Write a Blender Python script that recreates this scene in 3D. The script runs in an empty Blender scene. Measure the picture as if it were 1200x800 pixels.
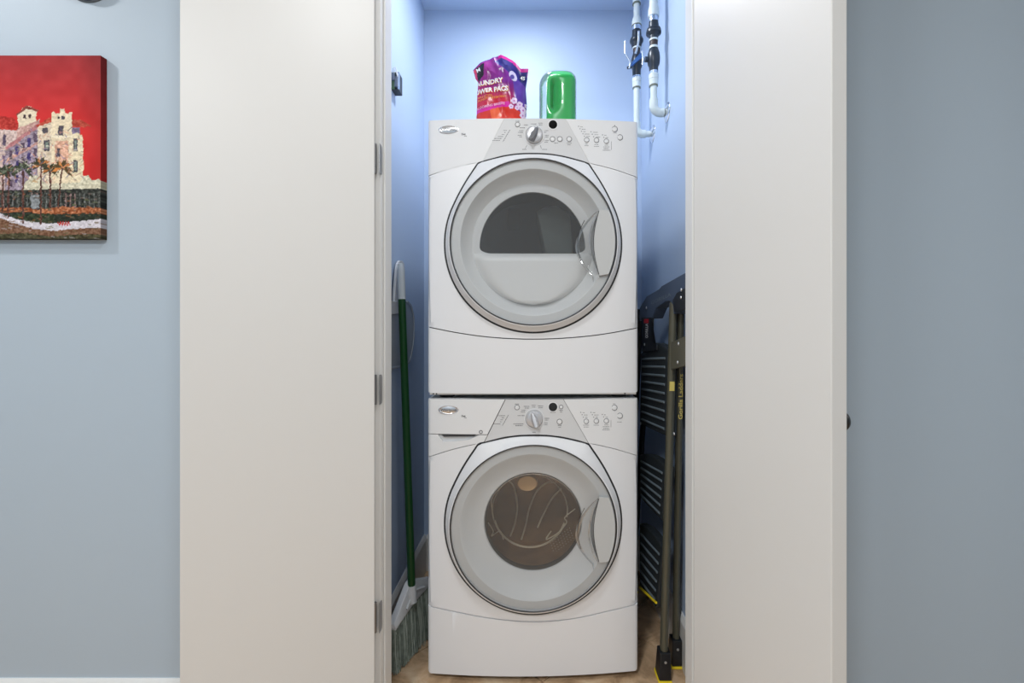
import bpy, bmesh, math, random
import numpy as np
from mathutils import Vector, Matrix
random.seed(7)
rng = np.random.default_rng(7)
scene = bpy.context.scene
COL = scene.collection

# ------------------------------------------------------------------ camera
F = 537.0; U0 = 625.0; V0 = 385.0; CZ = 1.14      # focal length in px, vanishing point, eye height
cam_d = bpy.data.cameras.new('camera'); cam = bpy.data.objects.new('camera', cam_d); COL.objects.link(cam)
cam.location = (0, 0, CZ); cam.rotation_euler = (math.pi/2, 0, 0)
cam_d.sensor_width = 36.0; cam_d.lens = 36.0*F/1200.0
cam_d.shift_x = (600-U0)/1200.0; cam_d.shift_y = (V0-400)/1200.0
cam_d.clip_start = 0.02
scene.camera = cam

# ------------------------------------------------------------------ world, exposure
w = bpy.data.worlds.new('world'); scene.world = w; w.use_nodes = True
w.node_tree.nodes['Background'].inputs[0].default_value = (0.8, 0.87, 1.0, 1)
w.node_tree.nodes['Background'].inputs[1].default_value = 0.3
scene.view_settings.view_transform = 'Standard'
scene.view_settings.look = 'None'
scene.view_settings.gamma = 1.0
scene.view_settings.use_curve_mapping = False
scene.view_settings.exposure = 0.0

# lamp positions (fixtures are built further down, each with its own light): x, y, z, watts, radius, colour
HALL_Z = 2.74
LC = (0.93, 0.968, 1.0)
HALL_LAMPS = [(-2.25, 0.62, HALL_Z, 21.0, 0.06, LC),
              (-0.85, -1.05, HALL_Z, 42.0, 0.18, LC),
              (-0.16, 0.25, HALL_Z, 13.0, 0.12, LC),
              (1.15, -1.05, HALL_Z, 14.0, 0.18, LC)]  # added fill lamp behind the camera, brightens the wall on the right
CLOSET_LAMP = (-0.070, 1.66, 2.600, 7.4, 0.075, (0.95, 0.965, 1.0))

# ------------------------------------------------------------------ dimensions
WALL_Y = 1.277; IN_Y = 1.345; BACK_Y = 2.17
CL, CR = -0.517, 0.512                 # closet side walls
JL, JR = -0.4233, 0.4533               # door jamb faces
RW_Y = 1.22                            # wall to the right stands a little forward
HX0, HX1, HY0 = -2.9, 2.2, -2.0        # hall
CEIL = 2.647; DOOR_H = 2.44

def srgb(r, g, b):
    f = lambda c: (c/255/12.92) if c/255 <= 0.04045 else ((c/255+0.055)/1.055)**2.4
    return (f(r), f(g), f(b))

# ------------------------------------------------------------------ materials
MATS = {}
def mat(name, col, rough=0.5, metal=0.0, bump=0.0, bscale=60.0, vary=0.0, vscale=3.0, spec=0.5, coat=0.0):
    m = bpy.data.materials.new(name); m.use_nodes = True
    nt = m.node_tree; b = nt.nodes['Principled BSDF']
    b.inputs['Base Color'].default_value = (*col, 1); b.inputs['Roughness'].default_value = rough
    b.inputs['Metallic'].default_value = metal; b.inputs['Specular IOR Level'].default_value = spec
    if coat: b.inputs['Coat Weight'].default_value = coat
    tc = nt.nodes.new('ShaderNodeTexCoord')
    if vary:
        n = nt.nodes.new('ShaderNodeTexNoise'); n.inputs['Scale'].default_value = vscale; n.inputs['Detail'].default_value = 6
        nt.links.new(tc.outputs['Object'], n.inputs['Vector'])
        r = nt.nodes.new('ShaderNodeValToRGB')
        r.color_ramp.elements[0].position = 0.3; r.color_ramp.elements[1].position = 0.7
        r.color_ramp.elements[0].color = (*[c*(1-vary) for c in col], 1)
        r.color_ramp.elements[1].color = (*[min(1, c*(1+vary)) for c in col], 1)
        nt.links.new(n.outputs['Fac'], r.inputs['Fac']); nt.links.new(r.outputs['Color'], b.inputs['Base Color'])
    if bump:
        n = nt.nodes.new('ShaderNodeTexNoise'); n.inputs['Scale'].default_value = bscale; n.inputs['Detail'].default_value = 3
        nt.links.new(tc.outputs['Object'], n.inputs['Vector'])
        bp = nt.nodes.new('ShaderNodeBump'); bp.inputs['Strength'].default_value = bump; bp.inputs['Distance'].default_value = 0.002
        nt.links.new(n.outputs['Fac'], bp.inputs['Height']); nt.links.new(bp.outputs['Normal'], b.inputs['Normal'])
    MATS[name] = m
    return m

def glassy(name, tint, rough=0.02, refl=1.0, haze=0.0, hazecol=(0.8, 0.8, 0.8)):
    """thin clear sheet: tinted transparency, fresnel gloss, a little milky haze"""
    m = bpy.data.materials.new(name); m.use_nodes = True
    nt = m.node_tree; nt.nodes.clear()
    out = nt.nodes.new('ShaderNodeOutputMaterial')
    tr = nt.nodes.new('ShaderNodeBsdfTransparent'); tr.inputs['Color'].default_value = (*tint, 1)
    gl = nt.nodes.new('ShaderNodeBsdfGlossy'); gl.inputs['Roughness'].default_value = rough
    fr = nt.nodes.new('ShaderNodeFresnel'); fr.inputs['IOR'].default_value = 1.45
    mu = nt.nodes.new('ShaderNodeMath'); mu.operation = 'MULTIPLY'; mu.inputs[1].default_value = refl
    nt.links.new(fr.outputs[0], mu.inputs[0])
    mix = nt.nodes.new('ShaderNodeMixShader')
    base = tr.outputs[0]
    if haze:
        df = nt.nodes.new('ShaderNodeBsdfDiffuse'); df.inputs['Color'].default_value = (*hazecol, 1)
        m2 = nt.nodes.new('ShaderNodeMixShader'); m2.inputs[0].default_value = haze
        nt.links.new(tr.outputs[0], m2.inputs[1]); nt.links.new(df.outputs[0], m2.inputs[2]); base = m2.outputs[0]
    nt.links.new(mu.outputs[0], mix.inputs[0]); nt.links.new(base, mix.inputs[1]); nt.links.new(gl.outputs[0], mix.inputs[2])
    nt.links.new(mix.outputs[0], out.inputs[0])
    MATS[name] = m
    return m

def emit(name, col, s):
    m = bpy.data.materials.new(name); m.use_nodes = True
    nt = m.node_tree; nt.nodes.clear()
    o = nt.nodes.new('ShaderNodeOutputMaterial'); e = nt.nodes.new('ShaderNodeEmission')
    e.inputs[0].default_value = (*col, 1); e.inputs[1].default_value = s
    nt.links.new(e.outputs[0], o.inputs[0]); MATS[name] = m
    return m

def vcol(name, rough=0.5, bump=0.0, bscale=200, spec=0.5):
    m = mat(name, (0.5, 0.5, 0.5), rough, bump=bump, bscale=bscale, spec=spec)
    nt = m.node_tree; a = nt.nodes.new('ShaderNodeVertexColor'); a.layer_name = 'paint'
    nt.links.new(a.outputs['Color'], nt.nodes['Principled BSDF'].inputs['Base Color'])
    return m

mat('hall_wall', srgb(174, 187, 198), 0.55, bump=0.06, bscale=180)
mat('closet_wall', srgb(184, 203, 229), 0.5, bump=0.06, bscale=180)
mat('ceiling_paint', srgb(225, 224, 220), 0.7, bump=0.06, bscale=150)
mat('trim_white', srgb(222, 221, 218), 0.38, bump=0.02, bscale=120)
mat('door_white', srgb(214, 212, 208), 0.42, bump=0.02, bscale=120)
mat('enamel', srgb(228, 228, 229), 0.36)
mat('console_grey', srgb(208, 208, 208), 0.45)
mat('console_light', srgb(225, 225, 225), 0.45)
mat('seam_dark', srgb(58, 58, 60), 0.6)
mat('outline_rubber', srgb(34, 34, 36), 0.6)
mat('bead_dark', srgb(70, 71, 73), 0.3, 0.6)
mat('print_grey', srgb(112, 112, 115), 0.5)
mat('badge_chrome', srgb(205, 205, 207), 0.22, 0.85)
mat('chrome', srgb(225, 226, 228), 0.12, 1.0)
mat('knob_silver', srgb(196, 196, 198), 0.3, 0.35)
mat('knob_dark', srgb(120, 121, 124), 0.3, 0.4)
mat('display_black', srgb(10, 10, 11), 0.6, spec=0.1)
mat('display_grey', srgb(50, 51, 52), 0.6, spec=0.1)
mat('liner_band', srgb(200, 201, 201), 0.4)
mat('liner_white', srgb(214, 215, 215), 0.4)
mat('liner_grey', srgb(196, 197, 197), 0.4)
mat('handle_grey', srgb(188, 189, 188), 0.4)
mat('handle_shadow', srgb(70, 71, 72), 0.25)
glassy('door_clear', (0.98, 0.985, 0.985), 0.03, 0.45, 0.07, (0.8, 0.81, 0.81))
glassy('scoop_clear', (0.96, 0.962, 0.962), 0.08, 0.7, 0.06, (0.8, 0.8, 0.8))
glassy('dryer_glass', (0.32, 0.36, 0.38), 0.03, 0.5)
glassy('washer_glass', (0.90, 0.84, 0.74), 0.02, 0.7)
mat('drum_dark', srgb(112, 122, 128), 0.5, 0.0)
mat('reflection_grey', srgb(216, 210, 194), 0.45)
mat('drum_vent', srgb(10, 11, 12), 0.6)
mat('drum_steel', srgb(160, 130, 98), 0.35, 0.4, vary=0.35, vscale=9)
mat('pale_refraction', srgb(252, 246, 234), 0.3)  # pale tone of the refracted streaks, also used on the perforations
mat('drum_reflection', srgb(236, 204, 164), 0.5)
mat('gasket', srgb(60, 56, 50), 0.5)
mat('pvc', srgb(214, 224, 224), 0.4)
mat('pvc_ring', srgb(120, 124, 108), 0.5)
mat('pipe_black', srgb(44, 52, 62), 0.35, 0.2)
mat('pipe_steel', srgb(190, 205, 225), 0.25, 0.8)
mat('nipple_brown', srgb(58, 46, 46), 0.5)
mat('valve_blue', srgb(70, 112, 175), 0.4)
mat('lever_steel', srgb(205, 215, 225), 0.25, 0.7)
mat('broom_green', srgb(8, 64, 18), 0.28)
mat('plastic_white', srgb(212, 214, 216), 0.4)
mat('plastic_grip', srgb(196, 202, 204), 0.6, bump=0.4, bscale=900)
mat('bristle', srgb(112, 122, 112), 0.7, vary=0.35, vscale=60)
mat('bristle_pale', srgb(168, 176, 165), 0.7)
glassy('dustpan_plastic', (0.75, 0.80, 0.86), 0.2, 0.6, 0.55, (0.72, 0.77, 0.82))
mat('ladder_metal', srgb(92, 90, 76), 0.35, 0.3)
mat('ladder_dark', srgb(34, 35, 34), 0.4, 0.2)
mat('ladder_black', srgb(22, 25, 30), 0.4)
mat('ladder_handle', srgb(66, 78, 98), 0.35)
mat('tread_black', srgb(34, 40, 44), 0.55, bump=0.3, bscale=150)
mat('tread_ridge', srgb(104, 116, 124), 0.5)
mat('ladder_yellow', srgb(236, 208, 40), 0.4)
mat('rivet', srgb(200, 202, 204), 0.3, 0.7)
mat('label_red', srgb(190, 30, 40), 0.5)
mat('label_white', srgb(225, 225, 225), 0.5)
mat('label_yellow', srgb(220, 200, 110), 0.5)
mat('hinge_steel', srgb(140, 140, 140), 0.35, 0.7)
mat('knob_black', srgb(14, 15, 18), 0.35)
mat('device_grey', srgb(96, 106, 114), 0.5)
mat('box_dark', srgb(40, 46, 54), 0.5)
mat('board_green', srgb(92, 122, 92), 0.5)
mat('chip_grey', srgb(112, 122, 140), 0.4)
mat('wire_white', srgb(225, 228, 232), 0.4)
mat('lamp_ring', srgb(235, 235, 235), 0.4)
emit('lamp_lens', (1.0, 0.97, 0.93), 12.0)
emit('closet_lens', (0.95, 0.97, 1.0), 14.0)
vcol('oil_paint', 0.75, 0.12, 260, 0.25)
vcol('pouch_print', 0.22, 0.12, 90)
mat('text_white', srgb(240, 238, 240), 0.35)
mat('text_orange', srgb(236, 150, 50), 0.35)
mat('text_pink', srgb(238, 178, 200), 0.35)
mat('text_black', srgb(16, 16, 24), 0.4)
mat('liquid_green', srgb(0, 186, 84), 0.3, vary=0.06, vscale=12)
glassy('bottle_clear', (0.90, 0.96, 0.93), 0.06, 0.8, 0.05, (0.62, 0.78, 0.72))
mat('bottle_rib', srgb(150, 170, 172), 0.35)
mat('bottle_cap', srgb(10, 120, 60), 0.35)
mat('grout', srgb(150, 120, 92), 0.8)

def travertine():
    m = mat('travertine', srgb(206, 168, 128), 0.32)
    nt = m.node_tree; b = nt.nodes['Principled BSDF']
    g = nt.nodes.new('ShaderNodeNewGeometry'); oi = nt.nodes.new('ShaderNodeObjectInfo')
    n1 = nt.nodes.new('ShaderNodeTexNoise'); n1.inputs['Scale'].default_value = 9; n1.inputs['Detail'].default_value = 8; n1.inputs['Roughness'].default_value = 0.65; n1.inputs['Distortion'].default_value = 0.8
    nt.links.new(g.outputs['Position'], n1.inputs['Vector'])
    r = nt.nodes.new('ShaderNodeValToRGB'); e = r.color_ramp.elements
    e[0].position = 0.28; e[0].color = (*srgb(140, 112, 84), 1); e[1].position = 0.72; e[1].color = (*srgb(236, 212, 180), 1)
    x = e.new(0.5); x.color = (*srgb(208, 174, 138), 1)
    nt.links.new(n1.outputs['Fac'], r.inputs['Fac'])
    hs = nt.nodes.new('ShaderNodeHueSaturation')
    mr = nt.nodes.new('ShaderNodeMapRange'); mr.inputs[3].default_value = 0.9; mr.inputs[4].default_value = 1.08
    nt.links.new(oi.outputs['Random'], mr.inputs[0]); nt.links.new(mr.outputs[0], hs.inputs['Value'])
    nt.links.new(r.outputs['Color'], hs.inputs['Color']); nt.links.new(hs.outputs['Color'], b.inputs['Base Color'])
travertine()

# ------------------------------------------------------------------ mesh helpers
def finish(name, bm, m, parent=None, smooth=None, bevel=0.0, seg=2, recalc=True, offset=None):
    if recalc: bmesh.ops.recalc_face_normals(bm, faces=bm.faces[:])
    if offset is not None: bmesh.ops.translate(bm, verts=bm.verts[:], vec=-Vector(offset))
    me = bpy.data.meshes.new(name); bm.to_mesh(me); bm.free()
    return link_mesh(name, me, m, parent, smooth, bevel, seg)

def link_mesh(name, me, m, parent=None, smooth=None, bevel=0.0, seg=2):
    if isinstance(m, str): m = MATS[m]
    me.materials.append(m)
    if smooth is not None:
        me.shade_smooth()
        if smooth < 180: me.set_sharp_from_angle(angle=math.radians(smooth))
    o = bpy.data.objects.new(name, me); COL.objects.link(o)
    if parent is not None: o.parent = parent
    if bevel:
        b = o.modifiers.new('bevel', 'BEVEL'); b.width = bevel; b.segments = seg; b.limit_method = 'ANGLE'; b.angle_limit = math.radians(40)
        b.harden_normals = False
    return o

def thing(name, label, cat, loc=(0, 0, 0), rz=0.0, group=None):
    o = bpy.data.objects.new(name, None); COL.objects.link(o); o.empty_display_size = 0.05
    o.location = loc; o.rotation_euler = (0, 0, rz); tag(o, label, cat, group)
    return o
def tag(o, label, cat=None, group=None, kind=None):
    o['label'] = label
    if cat: o['category'] = cat
    if group: o['group'] = group
    if kind: o['kind'] = kind
    return o

def abox(bm, x0, x1, y0, y1, z0, z1, M=None):
    vs = [bm.verts.new(p) for p in ((x0,y0,z0),(x1,y0,z0),(x1,y1,z0),(x0,y1,z0),(x0,y0,z1),(x1,y0,z1),(x1,y1,z1),(x0,y1,z1))]
    for f in ((0,3,2,1),(4,5,6,7),(0,1,5,4),(1,2,6,5),(2,3,7,6),(3,0,4,7)): bm.faces.new([vs[i] for i in f])
    if M is not None:
        for v in vs: v.co = M @ v.co
    return vs
def box(name, x0, x1, y0, y1, z0, z1, m, parent=None, bevel=0.0, offset=None):
    bm = bmesh.new(); abox(bm, x0, x1, y0, y1, z0, z1)
    return finish(name, bm, m, parent, bevel=bevel, offset=offset)

def tube(bm, pts, rad, n=12, cap=True, flat=1.0, side=None):
    """tube through pts; rad number or list; flat squashes along the second frame axis"""
    pts = [Vector(p) for p in pts]; k = len(pts)
    rad = [rad]*k if not hasattr(rad, '__len__') else rad
    rings = []; prev = None
    for i, p in enumerate(pts):
        t = (pts[min(i+1, k-1)] - pts[max(i-1, 0)]).normalized()
        if prev is None:
            a = Vector(side) if side else (Vector((0, 0, 1)) if abs(t.z) < 0.9 else Vector((1, 0, 0)))
        else: a = prev
        a = (a - t*a.dot(t)).normalized(); prev = a
        b = t.cross(a)
        rings.append([bm.verts.new(p + rad[i]*(a*math.cos(2*math.pi*j/n) + flat*b*math.sin(2*math.pi*j/n))) for j in range(n)])
    for i in range(k-1):
        for j in range(n):
            bm.faces.new((rings[i][j], rings[i][(j+1) % n], rings[i+1][(j+1) % n], rings[i+1][j]))
    if cap:
        bm.faces.new(rings[0][::-1]); bm.faces.new(rings[-1])
    return rings

def lathe(bm, prof, n=96, axis='y', c=(0, 0, 0), close=False):
    """prof list of (r, h); axis 'y': circle in xz plane, h along y; axis 'z': circle in xy"""
    rings = []
    c = Vector(c)
    for r, h in prof:
        if r < 1e-6:
            p = Vector((0, h, 0)) if axis == 'y' else (Vector((0, 0, h)) if axis == 'z' else Vector((h, 0, 0)))
            rings.append([bm.verts.new(c+p)]); continue
        ring = []
        for j in range(n):
            a = 2*math.pi*j/n; x, y = r*math.cos(a), r*math.sin(a)
            p = Vector((x, h, y)) if axis == 'y' else (Vector((x, y, h)) if axis == 'z' else Vector((h, x, y)))
            ring.append(bm.verts.new(c+p))
        rings.append(ring)
    seq = list(zip(rings[:-1], rings[1:]))
    if close: seq.append((rings[-1], rings[0]))
    for A, B in seq:
        for j in range(n):
            a = [A[j % len(A)], A[(j+1) % len(A)], B[(j+1) % len(B)], B[j % len(B)]]
            u = []
            for v in a:
                if v not in u: u.append(v)
            if len(u) > 2: bm.faces.new(u)
    return rings

def prism(bm, pts, vec):
    """extrude a planar polygon (list of 3D points) along vec"""
    vec = Vector(vec)
    a = [bm.verts.new(Vector(p)) for p in pts]; b = [bm.verts.new(Vector(p)+vec) for p in pts]
    n = len(a)
    fa = bm.faces.new(a[::-1]); fb = bm.faces.new(b)
    for i in range(n): bm.faces.new((a[i], a[(i+1) % n], b[(i+1) % n], b[i]))
    bmesh.ops.triangulate(bm, faces=[fa, fb])

def ray(u, v, D): return Vector(((u-U0)/F*D, D, CZ-(v-V0)/F*D))

def smooth_pts(pts, n=8, closed=False):
    """Catmull-Rom through pts"""
    out = []; k = len(pts)
    P = [Vector(p) for p in pts]
    rngi = range(k) if closed else range(k-1)
    for i in rngi:
        p0 = P[(i-1) % k] if (closed or i > 0) else P[i]*2-P[i+1]
        p1 = P[i]; p2 = P[(i+1) % k]
        p3 = P[(i+2) % k] if (closed or i+2 < k) else p2*2-p1
        for j in range(n):
            t = j/n
            out.append(0.5*((2*p1)+(-p0+p2)*t+(2*p0-5*p1+4*p2-p3)*t*t+(-p0+3*p1-3*p2+p3)*t**3))
    if not closed: out.append(P[-1])
    return out

def text_bm(s, size, bold=0.0, align='LEFT', depth=0.0, xs=1.0, shear=0.0):
    cu = bpy.data.curves.new('t', 'FONT'); cu.body = s; cu.size = size; cu.offset = bold; cu.align_x = align; cu.extrude = depth
    cu.resolution_u = 3; cu.shear = shear
    o = bpy.data.objects.new('t', cu); COL.objects.link(o)
    bpy.context.view_layer.update()
    me = bpy.data.meshes.new_from_object(o.evaluated_get(bpy.context.evaluated_depsgraph_get()))
    bm = bmesh.new(); bm.from_mesh(me)
    bpy.data.objects.remove(o); bpy.data.curves.remove(cu); bpy.data.meshes.remove(me)
    for v in bm.verts: v.co.x *= xs
    return bm

def join(dst, src):
    me = bpy.data.meshes.new('tmp'); src.to_mesh(me); src.free(); dst.from_mesh(me); bpy.data.meshes.remove(me)

# ================================================================== THE SETTING
def struct(o, label, cat=None):
    o['kind'] = 'structure'; o['label'] = label
    return o
T = 0.10
struct(box('floor', HX0-T, HX1+T, HY0-T, BACK_Y+T, -0.06, -0.005, 'grout'), 'beige travertine tile floor')
def clip(poly, x0, x1, y0, y1):
    for ax, lim, sg in ((0, x0, 1), (0, x1, -1), (1, y0, 1), (1, y1, -1)):
        out = []
        for i in range(len(poly)):
            a, b = poly[i], poly[(i+1) % len(poly)]
            da, db = sg*(a[ax]-lim), sg*(b[ax]-lim)
            if da >= 0: out.append(a)
            if da*db < 0:
                t = da/(da-db); out.append((a[0]+(b[0]-a[0])*t, a[1]+(b[1]-a[1])*t))
        poly = out
        if not poly: return []
    return poly
floor = bpy.data.objects['floor']
TS = 0.405; hs = TS/2-0.002; r2 = math.sqrt(0.5)
full = {}
for i in range(-12, 13):
    for j in range(-12, 13):
        cx, cy = (i-j)*TS*r2+0.03, (i+j)*TS*r2+0.62
        sq = [(cx+(a-b)*hs*r2, cy+(a+b)*hs*r2) for a, b in ((-1,-1),(1,-1),(1,1),(-1,1))]
        for R in ((HX0, HX1, HY0, RW_Y), (JL, JR, RW_Y, IN_Y), (CL, CR, IN_Y, BACK_Y)):
            p = clip(sq, *R)
            if len(p) < 3: continue
            area = abs(sum(p[k][0]*p[(k+1) % len(p)][1]-p[(k+1) % len(p)][0]*p[k][1] for k in range(len(p))))/2
            if area < 4e-4: continue
            bm = bmesh.new(); prism(bm, [(x, y, -0.005) for x, y in p], (0, 0, 0.005))
            finish('tile', bm, 'travertine', floor)

def wall(name, x0, x1, y0, y1, z0, z1, m, label): return struct(box(name, x0, x1, y0, y1, z0, z1, m), label)
wall('wall_left', HX0, JL-0.02, WALL_Y, IN_Y, 0, HALL_Z, 'hall_wall', 'pale blue painted wall with the red painting')
wall('wall_right', 0.70, HX1, RW_Y, IN_Y, 0, HALL_Z, 'hall_wall', 'shaded blue grey wall to the right of the open door')
wall('wall_door_side', JR+0.02, 0.70, WALL_Y, IN_Y, 0, HALL_Z, 'hall_wall', 'narrow strip of blue wall behind the right door')
wall('wall_header', JL-0.02, JR+0.02, WALL_Y, IN_Y, DOOR_H+0.02, HALL_Z, 'hall_wall', 'blue wall above the closet opening')
wall('wall_closet_left', CL-T, CL, IN_Y, BACK_Y+T, 0, CEIL+T, 'closet_wall', 'blue left side wall inside the closet')
wall('wall_closet_right', CR, CR+T, IN_Y, BACK_Y+T, 0, CEIL+T, 'closet_wall', 'blue right side wall inside the closet with the pipes')
wall('wall_closet_back', CL, CR, BACK_Y, BACK_Y+T, 0, CEIL+T, 'closet_wall', 'light blue back wall of the closet')
wall('ceiling_closet', CL, CR, IN_Y, BACK_Y, CEIL, CEIL+T, 'closet_wall', 'blue ceiling inside the closet')
wall('ceiling', HX0-T, HX1+T, HY0-T, IN_Y, HALL_Z, HALL_Z+T, 'ceiling_paint', 'white ceiling of the hall')
wall('wall_rear', HX0-T, HX1+T, HY0-T, HY0, 0, HALL_Z, 'hall_wall', 'blue wall across the hall')
wall('wall_far_left', HX0-T, HX0, HY0, IN_Y, 0, HALL_Z, 'hall_wall', 'blue end wall of the hall on the left')
wall('wall_far_right', HX1, HX1+T, HY0, IN_Y, 0, HALL_Z, 'hall_wall', 'blue end wall of the hall on the right')

# jambs and casings
def jamb(name, label, boxes):
    bm = bmesh.new()
    for b in boxes: abox(bm, *b)
    return struct(finish(name, bm, 'trim_white', bevel=0.0015), label)
jl = jamb('trim_1', 'white left door jamb with steel hinge leaves', [(JL-0.02, JL, WALL_Y-0.007, IN_Y+0.004, 0, DOOR_H), (JL, JL+0.006, 1.292, IN_Y+0.004, 0, DOOR_H)])
jr = jamb('trim_2', 'white right door jamb', [(JR, JR+0.02, WALL_Y-0.007, IN_Y+0.004, 0, DOOR_H), (JR-0.006, JR, 1.292, IN_Y+0.004, 0, DOOR_H)])
jamb('trim_3', 'white door head above the closet opening', [(JL-0.02, JR+0.02, WALL_Y-0.007, IN_Y+0.004, DOOR_H, DOOR_H+0.02)])
jamb('trim_4', 'white flat casing left of the opening', [(JL-0.075, JL-0.02, WALL_Y-0.007, WALL_Y, 0, DOOR_H+0.075)])
jamb('trim_5', 'white flat casing right of the opening', [(JR+0.02, JR+0.075, WALL_Y-0.007, WALL_Y, 0, DOOR_H+0.075)])

def baseboard(name, a, b, nrm, label, h=0.168, t=0.014):
    """profile with a sloped top, along a->b, standing off the wall along nrm"""
    a, b, nrm = Vector((*a, 0)), Vector((*b, 0)), Vector((*nrm, 0))
    prof = [(0, 0), (t, 0), (t, h-0.016), (t*0.55, h-0.005), (t*0.3, h), (0, h)]
    bm = bmesh.new(); prism(bm, [a+nrm*p+Vector((0, 0, q)) for p, q in prof], b-a)
    return struct(finish(name, bm, 'trim_white'), label)
baseboard('baseboard_left', (HX0, WALL_Y), (JL-0.075, WALL_Y), (0, -1), 'white baseboard under the painting')
baseboard('baseboard_right', (0.70, RW_Y), (HX1, RW_Y), (0, -1), 'white baseboard on the right wall')
baseboard('baseboard_closet_left', (CL, IN_Y), (CL, BACK_Y), (1, 0), 'white baseboard behind the broom')
baseboard('baseboard_closet_right', (CR, IN_Y), (CR, BACK_Y), (-1, 0), 'white baseboard behind the step ladder')
baseboard('baseboard_closet_back', (CL+0.014, BACK_Y), (CR-0.014, BACK_Y), (0, -1), 'white baseboard behind the washer')
baseboard('baseboard_rear', (HX0, HY0), (HX1, HY0), (0, 1), 'white baseboard across the hall')

# doors: hinge point, angle from straight-out, side
def door(name, hx, hy, th, side, label, width=0.434, t=0.035):
    s, c = math.sin(math.radians(th)), math.cos(math.radians(th))
    o = bpy.data.objects.new(name, None); COL.objects.link(o); struct(o, label); o.location = (hx, hy, 0)
    d = Vector((side*s, -c, 0)); nb = Vector((side*c, s, 0))      # along the leaf, and to its outer face
    bm = bmesh.new()
    prism(bm, [Vector((0, 0, 0.012)), d*width+Vector((0, 0, 0.012)), d*width+nb*t+Vector((0, 0, 0.012)), nb*t+Vector((0, 0, 0.012))], (0, 0, DOOR_H-0.016))
    bmesh.ops.dissolve_limit(bm, angle_limit=0.01, verts=bm.verts[:], edges=bm.edges[:])
    finish('door_leaf', bm, 'door_white', o, bevel=0.002)
    return o, d, nb
d1, dd, dn = door('door_1', -0.428, 1.235, 69.0, -1, 'white flat door leaf swung open beside the painting')
d2, ed, en = door('door_2', 0.432, 1.235, 12.8, 1, 'white flat door leaf swung open on the right', t=0.034)
# knob on the outer face of the right leaf
base = ed*(0.434-0.06)+en*0.034+Vector((0, 0, 0.962))
bm = bmesh.new()
prof = [(0, 0), (0.026, 0), (0.026, 0.006), (0.011, 0.010), (0.010, 0.032), (0.019, 0.040), (0.022, 0.047), (0.019, 0.053), (0, 0.055)]
lathe(bm, prof, 24, 'z')
M = Matrix.Translation(base) @ en.to_track_quat('Z', 'Y').to_matrix().to_4x4()
bmesh.ops.transform(bm, matrix=M, verts=bm.verts[:])
kn = finish('door_knob', bm, 'knob_black', d2, smooth=40); kn['label'] = 'black door knob'
# hinges on the left jamb
for zc in (0.345, 0.972, 1.608, 2.24):
    r = 0.010; pts = []
    y0, y1, h = 1.258, 1.281, 0.041
    pts = [(y0, -h), (y1-r, -h), (y1-0.3*r, -h+0.3*r), (y1, -h+r), (y1, h-r), (y1-0.3*r, h-0.3*r), (y1-r, h), (y0, h)]
    bm = bmesh.new(); prism(bm, [(JL, y, zc+z) for y, z in pts], (0.0012, 0, 0))
    hg = finish('hinge_leaf', bm, 'hinge_steel', jl)
    bm = bmesh.new(); tube(bm, [(JL-0.013, 1.262, zc-h), (JL-0.013, 1.262, zc+h)], 0.005, 12)
    finish('hinge_knuckle', bm, 'hinge_steel', hg, smooth=40)

# ================================================================== LAMPS
def lamp(name, x, y, z, watts, rad, colr, label, lens, group=None):
    o = thing(name, label, 'ceiling light', (x, y, z), 0, group)
    bm = bmesh.new(); lathe(bm, [(rad, 0), (rad+0.025, 0), (rad+0.022, -0.010), (rad, -0.012)], 40, 'z', close=True)
    finish('ring', bm, 'lamp_ring', o, smooth=40)
    bm = bmesh.new(); lathe(bm, [(0, -0.004), (rad, -0.004)], 40, 'z')
    finish('lens', bm, lens, o)
    ld = bpy.data.lights.new(name, 'AREA'); ld.shape = 'DISK'; ld.size = rad*2; ld.energy = watts; ld.color = colr
    lo = bpy.data.objects.new('light', ld); COL.objects.link(lo); lo.parent = o; lo.location = (0, 0, -0.014)
for i, L in enumerate(HALL_LAMPS):
    lamp('ceiling_lamp', *L, ['round recessed ceiling light over the painting wall', 'round recessed ceiling light in the middle of the hall', 'round recessed ceiling light in front of the closet', 'round ceiling light added behind the camera to lift the right wall'][i], 'lamp_lens', 'recessed hall lights')
cl = CLOSET_LAMP
lamp('closet_lamp', cl[0], cl[1], CEIL, cl[3], cl[4], cl[5], 'small round ceiling light inside the closet', 'closet_lens')

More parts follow.
